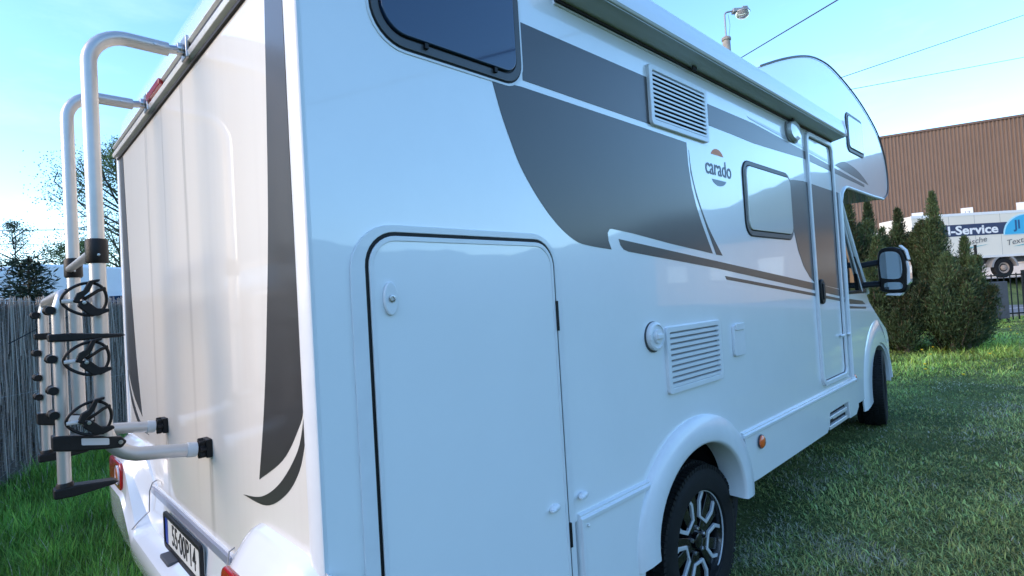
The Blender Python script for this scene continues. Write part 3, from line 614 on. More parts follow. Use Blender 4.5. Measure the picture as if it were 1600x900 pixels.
for s in (1, -1):
    x = -1.15+s*.53
    bm = BM(); tube(bm, [(x+s*dx, y, z) for dx, y, z in ((0, .002, .745), (.0, -.020, .735), (.012, -.030, .70), (.015, -.034, .61), (.02, -.075, .575), (.02, -.100, .55))], .0025, 6); link('bumper_seam', bm, 'mud_grey', bp)
bm = BM(); box(bm, -1.72, -.62, -.021, -.010, .686, .7145, None); link('bumper_strip', bm, 'strip_grey', bp, bevel=0.002)
bm = BM(); prism(bm, rrect(-1.30, -1.17, -.075, -.035, .008, 3), 'z', .536, .552); link('tow_cover', bm, 'panel_grey', bp, bevel=0.003)
bm = BM(); prism(bm, arc(.0, .50, .10, 0, 90, 8)+[(0, .60), (-.02, .60), (-.02, .38), (.12, .38), (.115, .44)], 'x', -.01, .014); link('bumper_return', bm, 'white_paint', bp, bevel=0.003)
for s in (1, -1):
    xs = sorted((-1.15+s*.80, -1.15+s*1.01))
    tl = link('tail_light', (lambda b: (prism(b, rrect(xs[0]-.06, xs[1]+.03, .665, .795, .035, 6), 'y', -.104, -.085), b)[1])(BM()), 'lens_red', mh, bevel=0.008, seg=3)
    bm = BM(); ring(bm, arc(-1.15+s*.83, .735, .046, 0, 360, 33)[:-1], arc(-1.15+s*.83, .735, .038, 0, 360, 33)[:-1], 'y', -.110, -.10); link('light_ring', bm, 'lens_clear', tl, bevel=0.002)
    bm = BM(); lathe(bm, [(.036, .10), (.03, .109), (0, .112)], (-1.15+s*.83, 0, .735), (0, -1, 0), 24); link('indicator_lens', bm, 'lens_orange', tl)
# number plate
npl = link('number_plate', (lambda b: (prism(b, rrect(-1.385, -.872, .554, .678, .012, 4), 'y', -.036, -.026), b)[1])(BM()), 'plate_white', mh)
bm = BM(); ring(bm, rrect(-1.392, -.865, .545, .686, .016, 4), rrect(-1.375, -.882, .565, .669, .010, 4), 'y', -.041, -.029); link('plate_frame', bm, 'black_plastic', npl, bevel=0.002)
bm = BM(); box(bm, -1.376, -1.338, -.0375, -.035, .564, .670); link('country_band', bm, 'plate_blue', npl)
text_obj('plate_lettering', '55\u00b700P14', .112, REAR(-1.105, .6155, -.0368), 'ink', npl, .0015, xs=.80, bold=.0006)
# cab
cab = link('cab', (lambda b: (prism(b, [(4.0, .42), (4.0, 1.30), (4.5, 1.345), (5.28, 1.325), (5.36, 1.24), (5.70, 1.06), (5.92, .95), (5.985, .86), (5.985, .45), (5.975, .42)]+arc(5.575, .425, .388, 0, 180, 18)+[(5.17, .42), (4.9, .40), (4.75, .40)], 'x', XL+.115, -.115), b)[1])(BM()), 'white_paint', mh, bevel=0.02, seg=3)
bm = BM(); rows = []
for k in range(7):      # rounded nose, narrowing towards the front
    t = k/6; y = 5.975+.38*math.sin(t*PI/2); w = 1.03-.55*(1-math.cos(t*PI/2)); zt = .88-.16*t**2
    rows.append([bm.verts.new((-1.15+w*q, y, z)) for q, z in ((-1, .45), (-1, zt-.05), (-.9, zt), (0, zt+.05), (.9, zt), (1, zt-.05), (1, .45), (.9, .36), (0, .34), (-.9, .36))])
for a, b in zip(rows, rows[1:]):
    for k in range(len(a)): bm.faces.new((a[k], a[(k+1) % len(a)], b[(k+1) % len(a)], b[k]))
bm.faces.new(rows[-1]); bm.faces.new(rows[0]); link('bonnet_nose', bm, 'white_paint', cab, smooth=60)
bm = BM(); prism(bm, [(4.20, 1.35), (5.27, 1.328), (5.02, 1.62), (4.76, 1.97), (4.64, 2.192), (4.20, 2.192)], 'x', XL+.125, -.125)
link('cab_window', bm, 'glass_dark', cab, bevel=0.01)
bm = BM(); tube(bm, [(-.118, 5.31, 1.325), (-.122, 5.06, 1.63), (-.126, 4.80, 1.98), (-.13, 4.67, 2.19)], .022, 8); link('windscreen_pillar', bm, 'white_paint', cab)
bm = BM(); tube(bm, [(-.112, 5.12, 1.35), (-.116, 4.93, 1.62), (-.120, 4.70, 1.98), (-.126, 4.60, 2.17)], .010, 8); link('window_trim', bm, 'white_plastic', cab)
bm = BM(); prism(bm, [(5.02, 1.34), (5.27, 1.33), (5.10, 1.55), (4.98, 1.66)], 'x', -.13, -.110); link('mirror_base_panel', bm, 'black_plastic', cab, bevel=0.004)
bm = BM(); box(bm, -.12, -.108, 4.25, 5.22, 1.335, 1.36); link('window_sill', bm, 'black_plastic', cab, bevel=0.003)
def cabdecal(p): bm = BM(); prism(bm, p, 'x', -.118, -.1135); link('decal', bm, 'grey_vinyl', cab, smooth=0)
cabdecal([(4.22, 1.335), (5.12, 1.262), (5.22, 1.225), (4.22, 1.28)]); cabdecal([(4.22, 1.262), (5.23, 1.203), (5.23, 1.185), (4.22, 1.242)])
bm = BM(); box(bm, -.12, -.100, 4.50, 4.60, 1.13, 1.22); link('cab_door_handle', bm, 'black_plastic', cab, bevel=0.01)
bm = BM(); rows = []
for t in np.linspace(4, 192, 30):
    c, s = math.cos(R(t)), math.sin(R(t)); rows.append([bm.verts.new((x, 5.575+rr*c, .43+rr*1.05*s)) for rr, x in ((.388, -.130), (.388, -.108), (.393, -.100), (.396+.10*sstep((t-35)/60), -.098), (.402+.18*sstep((t-35)/60), -.104), (.406+.21*sstep((t-35)/60), -.120), (.406+.21*sstep((t-35)/60), -.130))])
for a, b in zip(rows, rows[1:]):
    for k in range(len(a)): bm.faces.new((a[k], a[(k+1) % len(a)], b[(k+1) % len(a)], b[k]))
bm.faces.new(rows[0]); bm.faces.new(rows[-1]); link('front_wing', bm, 'white_paint', cab, smooth=50)
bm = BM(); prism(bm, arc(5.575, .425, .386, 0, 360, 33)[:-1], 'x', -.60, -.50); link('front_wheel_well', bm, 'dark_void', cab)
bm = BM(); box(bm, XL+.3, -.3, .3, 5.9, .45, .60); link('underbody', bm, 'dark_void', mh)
# mirrors on their twin arms
for s in (1, -1):
    X = (lambda x: x) if s == 1 else (lambda x: XL-x)
    mr = empty('mirror', '', ''); del mr['label']; del mr['category']; mr.parent = mh
    bm = BM()
    mxm = Matrix.Translation((X(.115), 5.25, 1.515))
    hs = [(-.095, -.18), (.045, -.20), (.095, -.15), (.105, .02), (.085, .15), (.03, .20), (-.055, .205), (-.10, .17), (-.115, .05), (-.11, -.12)]
    vs = prism(bm, catmull([(p[0]*s, p[1]) for p in hs], 4, True), 'y', -.05, .10); bmesh.ops.transform(bm, matrix=mxm, verts=vs)
    link('mirror_housing', bm, 'rubber_seal', mr, bevel=0.02, seg=3)
    bm = BM(); vs = prism(bm, catmull([(p[0]*.74*s-.008*s, p[1]*.60+.045) for p in hs], 4, True), 'y', -.056, -.049); bmesh.ops.transform(bm, matrix=mxm, verts=vs); link('mirror_glass', bm, 'mirror_glass', mr, smooth=0)
    bm = BM(); vs = prism(bm, catmull([(p[0]*.62*s, p[1]*.16-.135) for p in hs], 4, True), 'y', -.057, -.049); bmesh.ops.transform(bm, matrix=mxm, verts=vs); link('wide_angle_glass', bm, 'mirror_glass', mr, smooth=0)
    bm = BM(); vs = prism(bm, [(s*a, b) for a, b in ((.09, -.14), (.118, -.11), (.122, .02), (.112, .075), (.095, .075), (.10, 0), (.092, -.10))], 'y', -.045, .06); bmesh.ops.transform(bm, matrix=mxm, verts=vs); link('mirror_indicator', bm, 'lens_clear', mr, bevel=0.008)
    bm = BM(); vs = prism(bm, [(s*a, b) for a, b in ((.05, .21), (.09, .165), (.107, .085), (.118, .085), (.10, .175), (.06, .222))], 'y', -.04, .06); bmesh.ops.transform(bm, matrix=mxm, verts=vs); link('mirror_cap', bm, 'white_plastic', mr, bevel=0.006)
    bm = BM(); vs = prism(bm, [(s*a, b) for a, b in ((-.07, -.215), (.04, -.225), (.06, -.20), (-.05, -.198))], 'y', -.05, .06); bmesh.ops.transform(bm, matrix=mxm, verts=vs); link('mirror_cap', bm, 'white_plastic', mr, bevel=0.004)
    for z0, z1 in ((1.575, 1.60), (1.40, 1.405)):
        bm = BM(); tube(bm, [(X(-.13), 5.16, z0), (X(0.03), 5.25, z1)], .034, 10, flat=.55); link('mirror_arm', bm, 'rubber_seal', mr)

# ------------------------------------------------------------------ bicycle rack on the rear wall
br = empty('bike_rack', 'silver tube bicycle rack folded up against the rear wall of the motorhome', 'bike rack', loc=(-1.135, -.287, 1.0))
def rk(name, bm, m, parent=None, **k):
    o = link(name, bm, m, None, **k); o.data.transform(Matrix.Translation((1.135, .287, -1.0))); o.parent = parent or br; return o
TX = (-.83, -1.44)
for x in TX:
    xt = x-.015
    ft = rk('frame_tube', (lambda b: (tube(b, bend([(x, -.075, 2.352), (x, -.289, 2.352), (x, -.287, 1.055), (x, -.055, 1.022)], .105, 9), .0215, 18), b)[1])(BM()), 'tube_silver')
    # top: eye bolt and bracket hooked on the rail
    bm = BM(); tube(bm, [(x, -.080, 2.352), (x, -.045, 2.358)], .014, 10); ball(bm, (x, -.038, 2.362), .017); rk('eye_bolt', bm, 'steel', ft)
    bm = BM(); box(bm, x-.030, x+.030, -.030, -.018, 2.33, 2.405); box(bm, x-.012, x+.012, -.05, -.03, 2.345, 2.38); rk('rail_bracket', bm, 'steel', ft, bevel=0.003)
    bm = BM(); lathe(bm, [(.005, 0), (.005, .0035), (0, .004)], (x+.0205, -.115, 2.352), (1, 0, 0), 10); rk('rivet', bm, 'steel', ft)
    # bottom: sleeve and star knob against the wall
    bm = BM(); tube(bm, [(x, -.074, 1.0245), (x, -.045, 1.0205)], .0245, 16); rk('end_sleeve', bm, 'grey_label', ft, bevel=0.002)
    kn = BM()
    pts = [(x+(.029+.006*math.cos(7*t))*math.cos(t), 1.020+(.029+.006*math.cos(7*t))*math.sin(t)) for t in np.linspace(0, 2*PI, 56, endpoint=False)]
    prism(kn, pts, 'y', -.040, -.022); box(kn, x-.030, x+.030, -.023, -.004, .990, 1.050); rk('star_knob', kn, 'rubber_seal', ft, bevel=0.003)
    # clamp collar and cross bar end
    bm = BM(); lathe(bm, [(.026, 0), (.029, .006), (.029, .068), (.026, .074)], (x, -.2875, 1.636), (0, 0, 1), 20); rk('clamp_collar', bm, 'black_plastic', ft, bevel=0.002)
    bm = BM(); lathe(bm, [(.004, .0285), (.004, .031), (0, .0315)], (x, -.287, 1.66), (1, 0, 0), 8); rk('rivet', bm, 'steel', ft)
bm = BM(); tube(bm, [(TX[0]-.02, -.30, 1.668), (TX[1]+.02, -.30, 1.668)], .013, 12); rk('cross_bar', bm, 'tube_silver')
# folded platform frame
pf = rk('platform_tube', (lambda b: (tube(b, bend([(TX[0], -.384, .985), (TX[0], -.384, 1.50), (TX[0], -.372, 1.545), (TX[1], -.372, 1.545), (TX[1], -.381, 1.50), (TX[1], -.383, .985)], .035, 6), .0165, 14), b)[1])(BM()), 'tube_silver')
for x in TX:
    for z, l, h, dz in ((1.421, .145, .011, -.006), (1.122, .135, .021, -.030), (.978, .112, .014, .0)):
        arm = rk('rail_arm', (lambda b: (prism(b, [(-.410, z-h), (-.36, z-h*1.1+dz*.3), (-.384+l, z-h*(.8 if z == 1.122 else .45)+dz), (-.384+l+.014, z+dz), (-.384+l, z+h*(.8 if z == 1.122 else .5)+dz), (-.36, z+h*1.1+dz*.3), (-.410, z+h)], 'x', x-.024, x+.0245), b)[1])(BM()), 'black_plastic', bevel=0.005)
        if z == 1.122:
            bm = BM(); vs = prism(bm, rrect(-.345, -.280, -.010, .010, .003, 3), 'x', x+.0245, x+.0262); [setattr(v.co, 'z', v.co.z+z-.004-(v.co.y+.36)*.20) for v in vs]; rk('arm_label', bm, 'grey_label', arm)
            bm = BM(); lathe(bm, [(.006, .0245), (.006, .028), (0, .0285)], (x, -.252, z-.028), (1, 0, 0), 12); rk('arm_rivet', bm, 'steel', arm)
    for z in (1.50, 1.36, 1.27, 1.20):
        bm = BM(); tube(bm, [(x-.03, -.402, z), (x+.02, -.402, z)], .012, 10); ball(bm, (x-.03, -.404, z), .014, .6, 1, 1, 10); rk('rail_knob', bm, 'rubber_seal')
    bm = BM(); lathe(bm, [(.021, 0), (.021, .03), (.019, .036)], (x, -.384, .968), (0, 0, 1), 16); rk('tube_foot', bm, 'black_plastic')
# ratchet straps: loop, lever and buckle
smesh = None
for z in (1.527, 1.355, 1.182):
    X0 = TX[0]+.056
    sp = rk('ratchet_strap', (lambda b: (tube(b, [(X0+.004*math.sin(3*t), -.328+.052*math.cos(t), z+.046*math.sin(t)+.006*math.sin(2*t)) for t in np.linspace(0, 2*PI, 40, endpoint=False)], .0042, 8, closed=True), b)[1])(BM()), 'rubber_seal')
    bm = BM(); prism(bm, [(-.356, z-.006), (-.345, z+.018), (-.330, z+.026), (-.316, z+.054), (-.290, z+.058), (-.292, z+.050), (-.306, z+.048), (-.316, z+.022), (-.338, z-.002), (-.342, z-.012)], 'x', X0-.012, X0+.012); rk('strap_lever', bm, 'rubber_seal', sp, bevel=0.003)
    bm = BM(); prism(bm, [(-.345, z-.020), (-.318, z-.048), (-.298, z-.05), (-.27, z-.038), (-.272, z-.030), (-.30, z-.028), (-.322, z-.006), (-.34, z-.004)], 'x', X0-.011, X0+.011); rk('strap_buckle', bm, 'rubber_seal', sp, bevel=0.003)
    bm = BM(); tube(bm, catmull3 if False else [(X0, -.33, z), (X0+.006, -.312, z+.012), (X0+.008, -.296, z+.024), (X0+.004, -.278, z+.030)], .006, 8, flat=.5); rk('strap_tongue', bm, 'black_plastic', sp)
    bm = BM(); tube(bm, [(X0, -.380, z-.004), (X0, -.350, z-.004)], .006, 8); rk('strap_stub', bm, 'grey_label', sp)
    bm = BM(); lathe(bm, [(.005, .0), (.005, .016), (0, .0165)], (X0, -.330, z-.010), (1, 0, 0), 10); rk('strap_pin', bm, 'steel', sp)

# ------------------------------------------------------------------ foliage makers
def leaves_mesh(name, P, N, L, Wd, tint, material):
    """two-triangle leaves: P base, N direction, L length, Wd width"""
    n = len(P); ref = np.random.normal(size=(n, 3)); side = np.cross(N, ref); side /= np.linalg.norm(side, axis=1, keepdims=True)+1e-9
    V = np.empty((n, 4, 3)); V[:, 0] = P; V[:, 1] = P+N*L[:, None]*.5+side*Wd[:, None]*.5; V[:, 2] = P+N*L[:, None]; V[:, 3] = P+N*L[:, None]*.5-side*Wd[:, None]*.5
    F = np.arange(n*4).reshape(n, 4)
    return np_mesh(name, V.reshape(-1, 3), F, np.repeat(tint, 4, 0), material)
def trunk_mesh(segs):
    bm = BM()
    for path, r in segs: tube(bm, path, r, 7)
    return bm
def conifer(loc, H, rad, nplume, label, seed, group=None, tone=1.0, lean=(0, 0), dens=1.0):
    rs = np.random.RandomState(seed); rnd = random.Random(seed)
    t = empty('juniper', label, 'juniper', group, loc)
    segs = [([(0, 0, -.1), (lean[0]*.5, lean[1]*.5, H*.5), (lean[0], lean[1], H*.93)], [.05, .035, .008])]
    P, N, L, Wd, T = [], [], [], [], []
    for k in range(nplume):
        main = k == 0; a = rnd.uniform(0, 2*PI); zb = 0 if main else rnd.uniform(.0, .55)*H
        ln = H if main else min(H*.84-zb, rnd.uniform(.40, .62)*H)*(.95 if zb > .2*H else .8); ro = 0 if main else rad*rnd.uniform(.55, 1.0)*(1-.55*zb/H)
        b = np.array([math.cos(a)*ro*.35, math.sin(a)*ro*.35, zb]) + np.array([lean[0], lean[1], 0])*zb/H
        tip = np.array([math.cos(a)*ro, math.sin(a)*ro, zb+ln]) + np.array([lean[0], lean[1], 0])*(zb+ln)/H
        pr = (.36*rad if main else .31*rad)*rnd.uniform(.8, 1.3)
        segs.append(([tuple(b), tuple(b*.5+tip*.5), tuple(b*.1+tip*.9)], [.018, .012, .004]))
        n = int(dens*(5200 if main else 3400)*ln/1.6); s = rs.rand(n)**.85
        prof_ = np.sin(np.clip(s*1.02+.06, 0, 1)*PI*.5+.0); env = (np.minimum(1, s/.22))*(1-s**2.2)**.8+.06
        th = rs.rand(n)*2*PI; q = np.sqrt(rs.rand(n))*env*pr*(1+.35*np.sin(th*3+s*14+k)+.2*rs.normal(size=n))
        p = b+(tip-b)*s[:, None]+np.stack([np.cos(th)*q, np.sin(th)*q, rs.normal(size=n)*.02], 1)
        d = np.stack([np.cos(th)*.55, np.sin(th)*.55, np.full(n, .95)], 1)+rs.normal(size=(n, 3))*.38; d /= np.linalg.norm(d, axis=1, keepdims=True)
        P.append(p); N.append(d); L.append(rs.uniform(.035, .085, n)); Wd.append(rs.uniform(.009, .019, n))
        base = np.array([.056, .086, .036])*tone*rnd.uniform(.5, 1.55); c = base*rs.uniform(.6, 1.6, (n, 1)); br_ = rs.rand(n) < .07; c[br_] = np.array([.11, .085, .045])*rs.uniform(.6, 1.3, (br_.sum(), 1)); T.append(c)
    cr = leaves_mesh('crown', np.concatenate(P), np.concatenate(N), np.concatenate(L), np.concatenate(Wd), np.concatenate(T), 'needle')
    link('trunk', trunk_mesh(segs), 'bark', t); link('crown', cr, 'needle', t, smooth=0); return t
def leaf_tree(loc, H, crown_r, z0, n, leaf, cols, label, seed, name='tree', cat='tree', group=None, limbs=22, shape=1.0):
    rs = np.random.RandomState(seed); rnd = random.Random(seed); t = empty(name, label, cat, group, loc)
    segs = [([(0, 0, -.2), (.02*H*.2, 0, H*.4), (0, .01*H, H*.97)], [.011*H+.02, .007*H+.012, .006])]
    tips = []
    for k in range(limbs):
        zb = z0*H*.8+(H*.95-z0*H*.8)*(k+.5)/limbs; a = rnd.uniform(0, 2*PI); fr = (zb/H-z0*.8)/(1-z0*.8)
        ln = crown_r*max(.18, (math.sin(PI*min(1, fr*.85+.14)))**shape)*rnd.uniform(.7, 1.15)
        p0 = Vector((0, 0, zb)); p1 = p0+Vector((math.cos(a)*ln*.55, math.sin(a)*ln*.55, ln*.35)); p2 = p0+Vector((math.cos(a)*ln, math.sin(a)*ln, ln*.7))
        segs.append(([p0, p1, p2], [.0045*H, .003*H, .0018*H])); tips += [(p0.lerp(p1, .6), ln), (p1, ln), (p1.lerp(p2, .5), ln), (p2, ln)]
        for _ in range(2):
            q = p1.lerp(p2, rnd.random()); d = Vector((rnd.gauss(0, 1), rnd.gauss(0, 1), rnd.gauss(.4, .6))).normalized()*ln*.4
            segs.append(([q, q+d], [.002*H, .0014*H])); tips += [(q+d*.6, ln*.7), (q+d, ln*.7)]
    idx = rs.randint(0, len(tips), n); c = np.array([tuple(tips[i][0]) for i in idx]); sp = np.array([tips[i][1] for i in idx])
    P = c+rs.normal(size=(n, 3))*(sp*.16+.05)[:, None]; d = rs.normal(size=(n, 3)); d /= np.linalg.norm(d, axis=1, keepdims=True)
    pal = np.array(cols)[rs.randint(0, len(cols), n)]*rs.uniform(.6, 1.4, (n, 1))*np.random.RandomState(seed+1).uniform(.75, 1.25, len(tips))[idx][:, None]
    link('trunk', trunk_mesh(segs), 'bark', t)
    link('crown', leaves_mesh('crown', P, d, rs.uniform(.6, 1.3, n)*leaf, rs.uniform(.5, .9, n)*leaf, pal, 'leaf'), 'leaf', t, smooth=0); return t
def spruce(loc, H, rad, label, seed, n=9000):
    rs = np.random.RandomState(seed); t = empty('spruce', label, 'spruce', None, loc)
    segs = [([(0, 0, -.1), (0, 0, H)], [.05, .01])]; P, N, T = [], [], []
    rnd = random.Random(seed)
    for k in range(64):
        f = (k+.5)/64; z = H*(.10+.88*f); a = k*2.4+rnd.uniform(-.4, .4); ln = rad*(1-f)**.8*rnd.uniform(.7, 1.15)+.08
        d = np.array([math.cos(a), math.sin(a), rnd.uniform(-.15, .35)]); segs.append(([(0, 0, z), tuple(np.array([0, 0, z])+d*ln)], [.014, .004]))
        m = int(n/64*(ln/rad+.3)); s = rs.rand(m); p = np.array([0, 0, z])+d*ln*s[:, None]+rs.normal(size=(m, 3))*np.array([.07, .07, .045]); P.append(p)
        q = d+rs.normal(size=(m, 3))*.6; q /= np.linalg.norm(q, axis=1, keepdims=True); N.append(q); T.append(np.array([.022, .040, .022])*rs.uniform(.5, 1.5, (m, 1)))
    P = np.concatenate(P); m = len(P)
    link('trunk', trunk_mesh(segs), 'bark', t)
    link('crown', leaves_mesh('crown', P, np.concatenate(N), rs.uniform(.06, .13, m), rs.uniform(.012, .025, m), np.concatenate(T), 'needle'), 'needle', t, smooth=0); return t
def at(D, lat): p = VW(D, lat); return (p.x, p.y, float(gz(p.x, p.y)))

# ------------------------------------------------------------------ left: reed fence, caravans, trees
FA = Vector((-6.05, -.50, 0)); FD = Vector((-.7176, .6965, 0))
def build_reed_fence():
    f = empty('reed_fence', 'grey brushwood mat fence behind rusty chain link on the left', 'fence', loc=(FA.x, FA.y, -.09))
    nrm = Vector((FD.y, -FD.x, 0)); inv = Matrix.Translation((-FA.x, -FA.y, .09)); L0, L1 = -9.0, 13.0
    rs = np.random.RandomState(11); V, F, T = [], [], []
    for k in range(9500):          # bundled twigs, each leaning a little its own way
        s = rs.uniform(L0, L1); h = rs.uniform(.45, 1.1); zb = rs.uniform(-.15, 1.78-h+.02) if rs.rand() > .3 else (1.77-h+rs.normal()*.02)
        o = FA+FD*s-nrm*(.045+rs.rand()*.05)+Vector((0, 0, zb)); ln = rs.normal()*.035*h; r = rs.uniform(.004, .009)
        c = np.array([.40, .36, .31])*rs.uniform(.5, 1.3); c[0] *= rs.uniform(.95, 1.12); b = len(V)
        for j in range(3):
            t = 2*PI*j/3+rs.rand(); dx = FD*math.cos(t)*r+nrm*math.sin(t)*r
            V.append(o+dx); V.append(o+dx*.7+FD*ln+Vector((0, 0, h))); T += [c, c]
        for j in range(3): F.append((b+2*j, b+2*((j+1) % 3), b+2*((j+1) % 3)+1, b+2*j+1))
    me = np_mesh('reed_mat', np.array([tuple(v) for v in V]), np.array(F), np.array(T), 'reed'); me.transform(inv)
    link('reed_mat', me, 'reed', f, smooth=0, kind='stuff')
    bm = BM(); cell = .095; rows = 40
    for k in range(int((L1-L0)/cell)):        # zig-zag wires interlock into diamonds
        pts = []
        for j in range(rows+1):
            s = L0+cell*(k+.5+(.5 if j % 2 else -.5)); pts.append(FA+FD*s+nrm*(.004*(1 if j % 2 else -1))+Vector((0, 0, -.07+j*.046)))
        tube(bm, pts, .0017, 3, cap=False)
    o = link('chain_link', bm, 'galvanised', f, smooth=0, kind='stuff'); o.data.transform(inv)
    bm = BM(); tube(bm, [FA+FD*L0+Vector((0, 0, 1.74)), FA+FD*L1+Vector((0, 0, 1.74))], .002, 4); tube(bm, [FA+FD*L0+Vector((0, 0, .8)), FA+FD*L1+Vector((0, 0, .8))], .002, 4)
    o = link('tension_wire', bm, 'galvanised', f); o.data.transform(inv)
    bm = BM(); vs = box(bm, L0, L1, -.115, -.105, -.1, 1.72, Matrix(((FD.x, nrm.x, 0, FA.x), (FD.y, nrm.y, 0, FA.y), (0, 0, 1, 0), (0, 0, 0, 1)))); o = link('backing_mat', bm, 'reed_back', f); o.data.transform(inv)
    for s in (-7.5, -5, -2.5, 2.75, 5.2, 7.7, 10.2, 12.7):
        p = FA+FD*s+nrm*.02; bm = BM(); tube(bm, [p+Vector((0, 0, -.3)), p+Vector((0, 0, 1.88))], .022, 10); ball(bm, p+Vector((0, 0, 1.88)), .025); o = link('fence_post', bm, 'galvanised', f); o.data.transform(inv)
build_reed_fence()
bm = BM(); b0 = FA+FD*.72+Vector((.12, -.12, -.05)); tube(bm, [b0, b0+Vector((-.02, .30, .26)), b0+Vector((-.06, .50, .52))], [.006, .005, .003], 6)
tag(link('dry_stalk', bm, 'dry_stalk'), 'pale dry stalk leaning on the foot of the reed fence', 'stalk')
bm = BM(); c0 = FA+FD*.1; tube(bm, [c0+Vector((.06, .06, 1.32)), c0+FD*.35+Vector((.08, .08, 1.47)), c0+FD*.75+Vector((.08, .08, 1.58)), c0+FD*1.2+Vector((.06, .06, 1.63))], .006, 6)
tag(link('bramble_shoot', bm, 'fence_metal'), 'dark arching shoot in front of the reed fence top', 'shoot')

def make_caravan(loc, rz, label):
    c = empty('caravan', label, 'caravan', 'white caravans parked beyond the reed fence', loc); c.rotation_euler = (0, 0, rz); c.scale = (1.14, 1.14, 1.14)
    pr = [(-2.4, .55), (-2.55, 1.2), (-2.35, 2.05), (-1.95, 2.48), (-1.5, 2.58), (1.9, 2.58), (2.3, 2.45), (2.45, 2.0), (2.5, 1.0), (2.4, .55)]
    bm = BM(); prism(bm, pr, 'y', -1.1, 1.1); b = link('caravan_body', bm, 'caravan_white', c, bevel=0.05, seg=3)
    for x0, x1 in ((-1.6, -.3), (.6, 1.7)):
        for s in (1, -1):
            bm = BM(); prism(bm, rrect(x0, x1, 1.35, 1.95, .08, 5), 'y', s*1.1, s*1.125); w = link('window', bm, 'window_dark', c, bevel=0.005)
    bm = BM(); prism(bm, rrect(-.85, .85, 1.35, 1.95, .08, 5), 'x', -2.56, -2.38); link('front_window', bm, 'window_dark', c)
    bm = BM(); box(bm, -.3, .15, -.25, .25, 2.58, 2.70); link('roof_hatch', bm, 'white_plastic', c, bevel=0.03)
    for s in (1, -1):
        bm = BM(); box(bm, -2.44, 2.44, s*1.1 if s < 0 else 1.1, s*1.108, 1.05, 1.12)
        link('side_stripe', bm, 'silver_vinyl', c)
        bm = BM(); lathe(bm, [(.20, -.09), (.31, -.09), (.325, 0), (.31, .09), (.20, .09)], (0.1, s*.98, .325), (0, 1, 0), 24); w = link('wheel', bm, 'tyre', c)
        bm = BM(); lathe(bm, [(.20, -.08), (.19, .085), (0, .09)], (0.1, s*.98, .325), (0, s, 0), 20); link('wheel_disc', bm, 'rim_silver', w)
    bm = BM(); tube(bm, [(-2.3, -.5, .55), (-3.4, 0, .5)], .04, 8); tube(bm, [(-2.3, .5, .55), (-3.4, 0, .5)], .04, 8); tube(bm, [(-3.3, 0, 0), (-3.3, 0, .55)], .03, 8); link('drawbar', bm, 'galvanised', c)
    return c
cv = make_caravan((-16.2, 1.15, -.09), R(118), 'white caravan behind the reed fence left of the rack tubes')
for loc, rz, lab in (((-17.4, 3.5, -.09), R(155), 'white caravan seen between the rack tube and the motorhome corner'), ((-13.0, -6.6, -.09), R(150), 'white caravan mirrored in the motorhome rear wall')):
    c = copy_tree(cv); c.location = loc; c.rotation_euler = (0, 0, rz); c['label'] = lab
spruce((-8.35, -.10, -.09), 2.5, .62, 'dark spruce rising just behind the reed fence at far left', 5)
GL = [(.20, .25, .08), (.24, .29, .10), (.16, .21, .07)]
leaf_tree((-23.0, 3.1, -.1), 8.2, 1.9, .2, 22000, .062, GL, 'tall light green spring tree rising behind the rack tubes', 21, limbs=44, shape=.8)
leaf_tree((-28.5, 2.3, -.1), 5.2, 1.5, .2, 9000, .07, [(.22, .24, .08), (.26, .26, .10)], 'low yellow green tree over the caravan roof', 22)
leaf_tree((-27.0, .35, -.1), 5.9, 1.3, .2, 5200, .06, [(.15, .17, .09), (.18, .19, .10)], 'sparse budding tree at the left edge behind the spruce', 23)
leaf_tree((-34.0, 1.2, -.1), 4.4, 2.2, .15, 2600, .16, [(.09, .12, .05), (.12, .14, .06)], 'distant hazy green shrub between spruce and low tree', 24)

# ------------------------------------------------------------------ right: junipers, railings, trailer, hall, lamp, wires
G = 'junipers in the clump ahead of the motorhome'
conifer(at(10.9, 6.80), 3.05, .74, 20, 'broad juniper just ahead of the motorhome cab under the alcove', 31, G)
conifer(at(11.2, 7.40), 2.95, .66, 18, 'juniper behind the mirror arms beside the cab', 32, G, 1.1)
conifer(at(10.4, 7.0), 2.15, .60, 13, 'low juniper behind the cab windscreen', 33, G, .9)
conifer(at(10.4, 8.12), 2.95, .50, 14, 'tallest juniper spire of the clump in front of the white trailer', 34, G, 1.05).rotation_euler = (0, 0, 2.7)
conifer(at(10.2, 8.50), 2.05, .44, 13, 'shorter juniper right of the tallest spire', 35, G, 1.1)
conifer(at(9.7, 7.75), 1.75, .72, 17, 'wide low juniper at the front of the clump', 36, G, .9)
conifer(at(10.3, 8.62), 1.50, .36, 13, 'lowest juniper at the right end of the clump by the railings', 37, G, .95)
conifer(at(10.0, 7.15), 1.5, .62, 15, 'low bushy juniper beside the front wing of the cab', 40, G, .85)
conifer(at(9.7, 8.02), 1.40, .58, 16, 'dark spreading juniper at the foot of the tallest spire', 38, G, .8)
conifer(at(10.8, 7.72), 2.72, .60, 16, 'juniper right above the mirror housing', 39, G, .95)

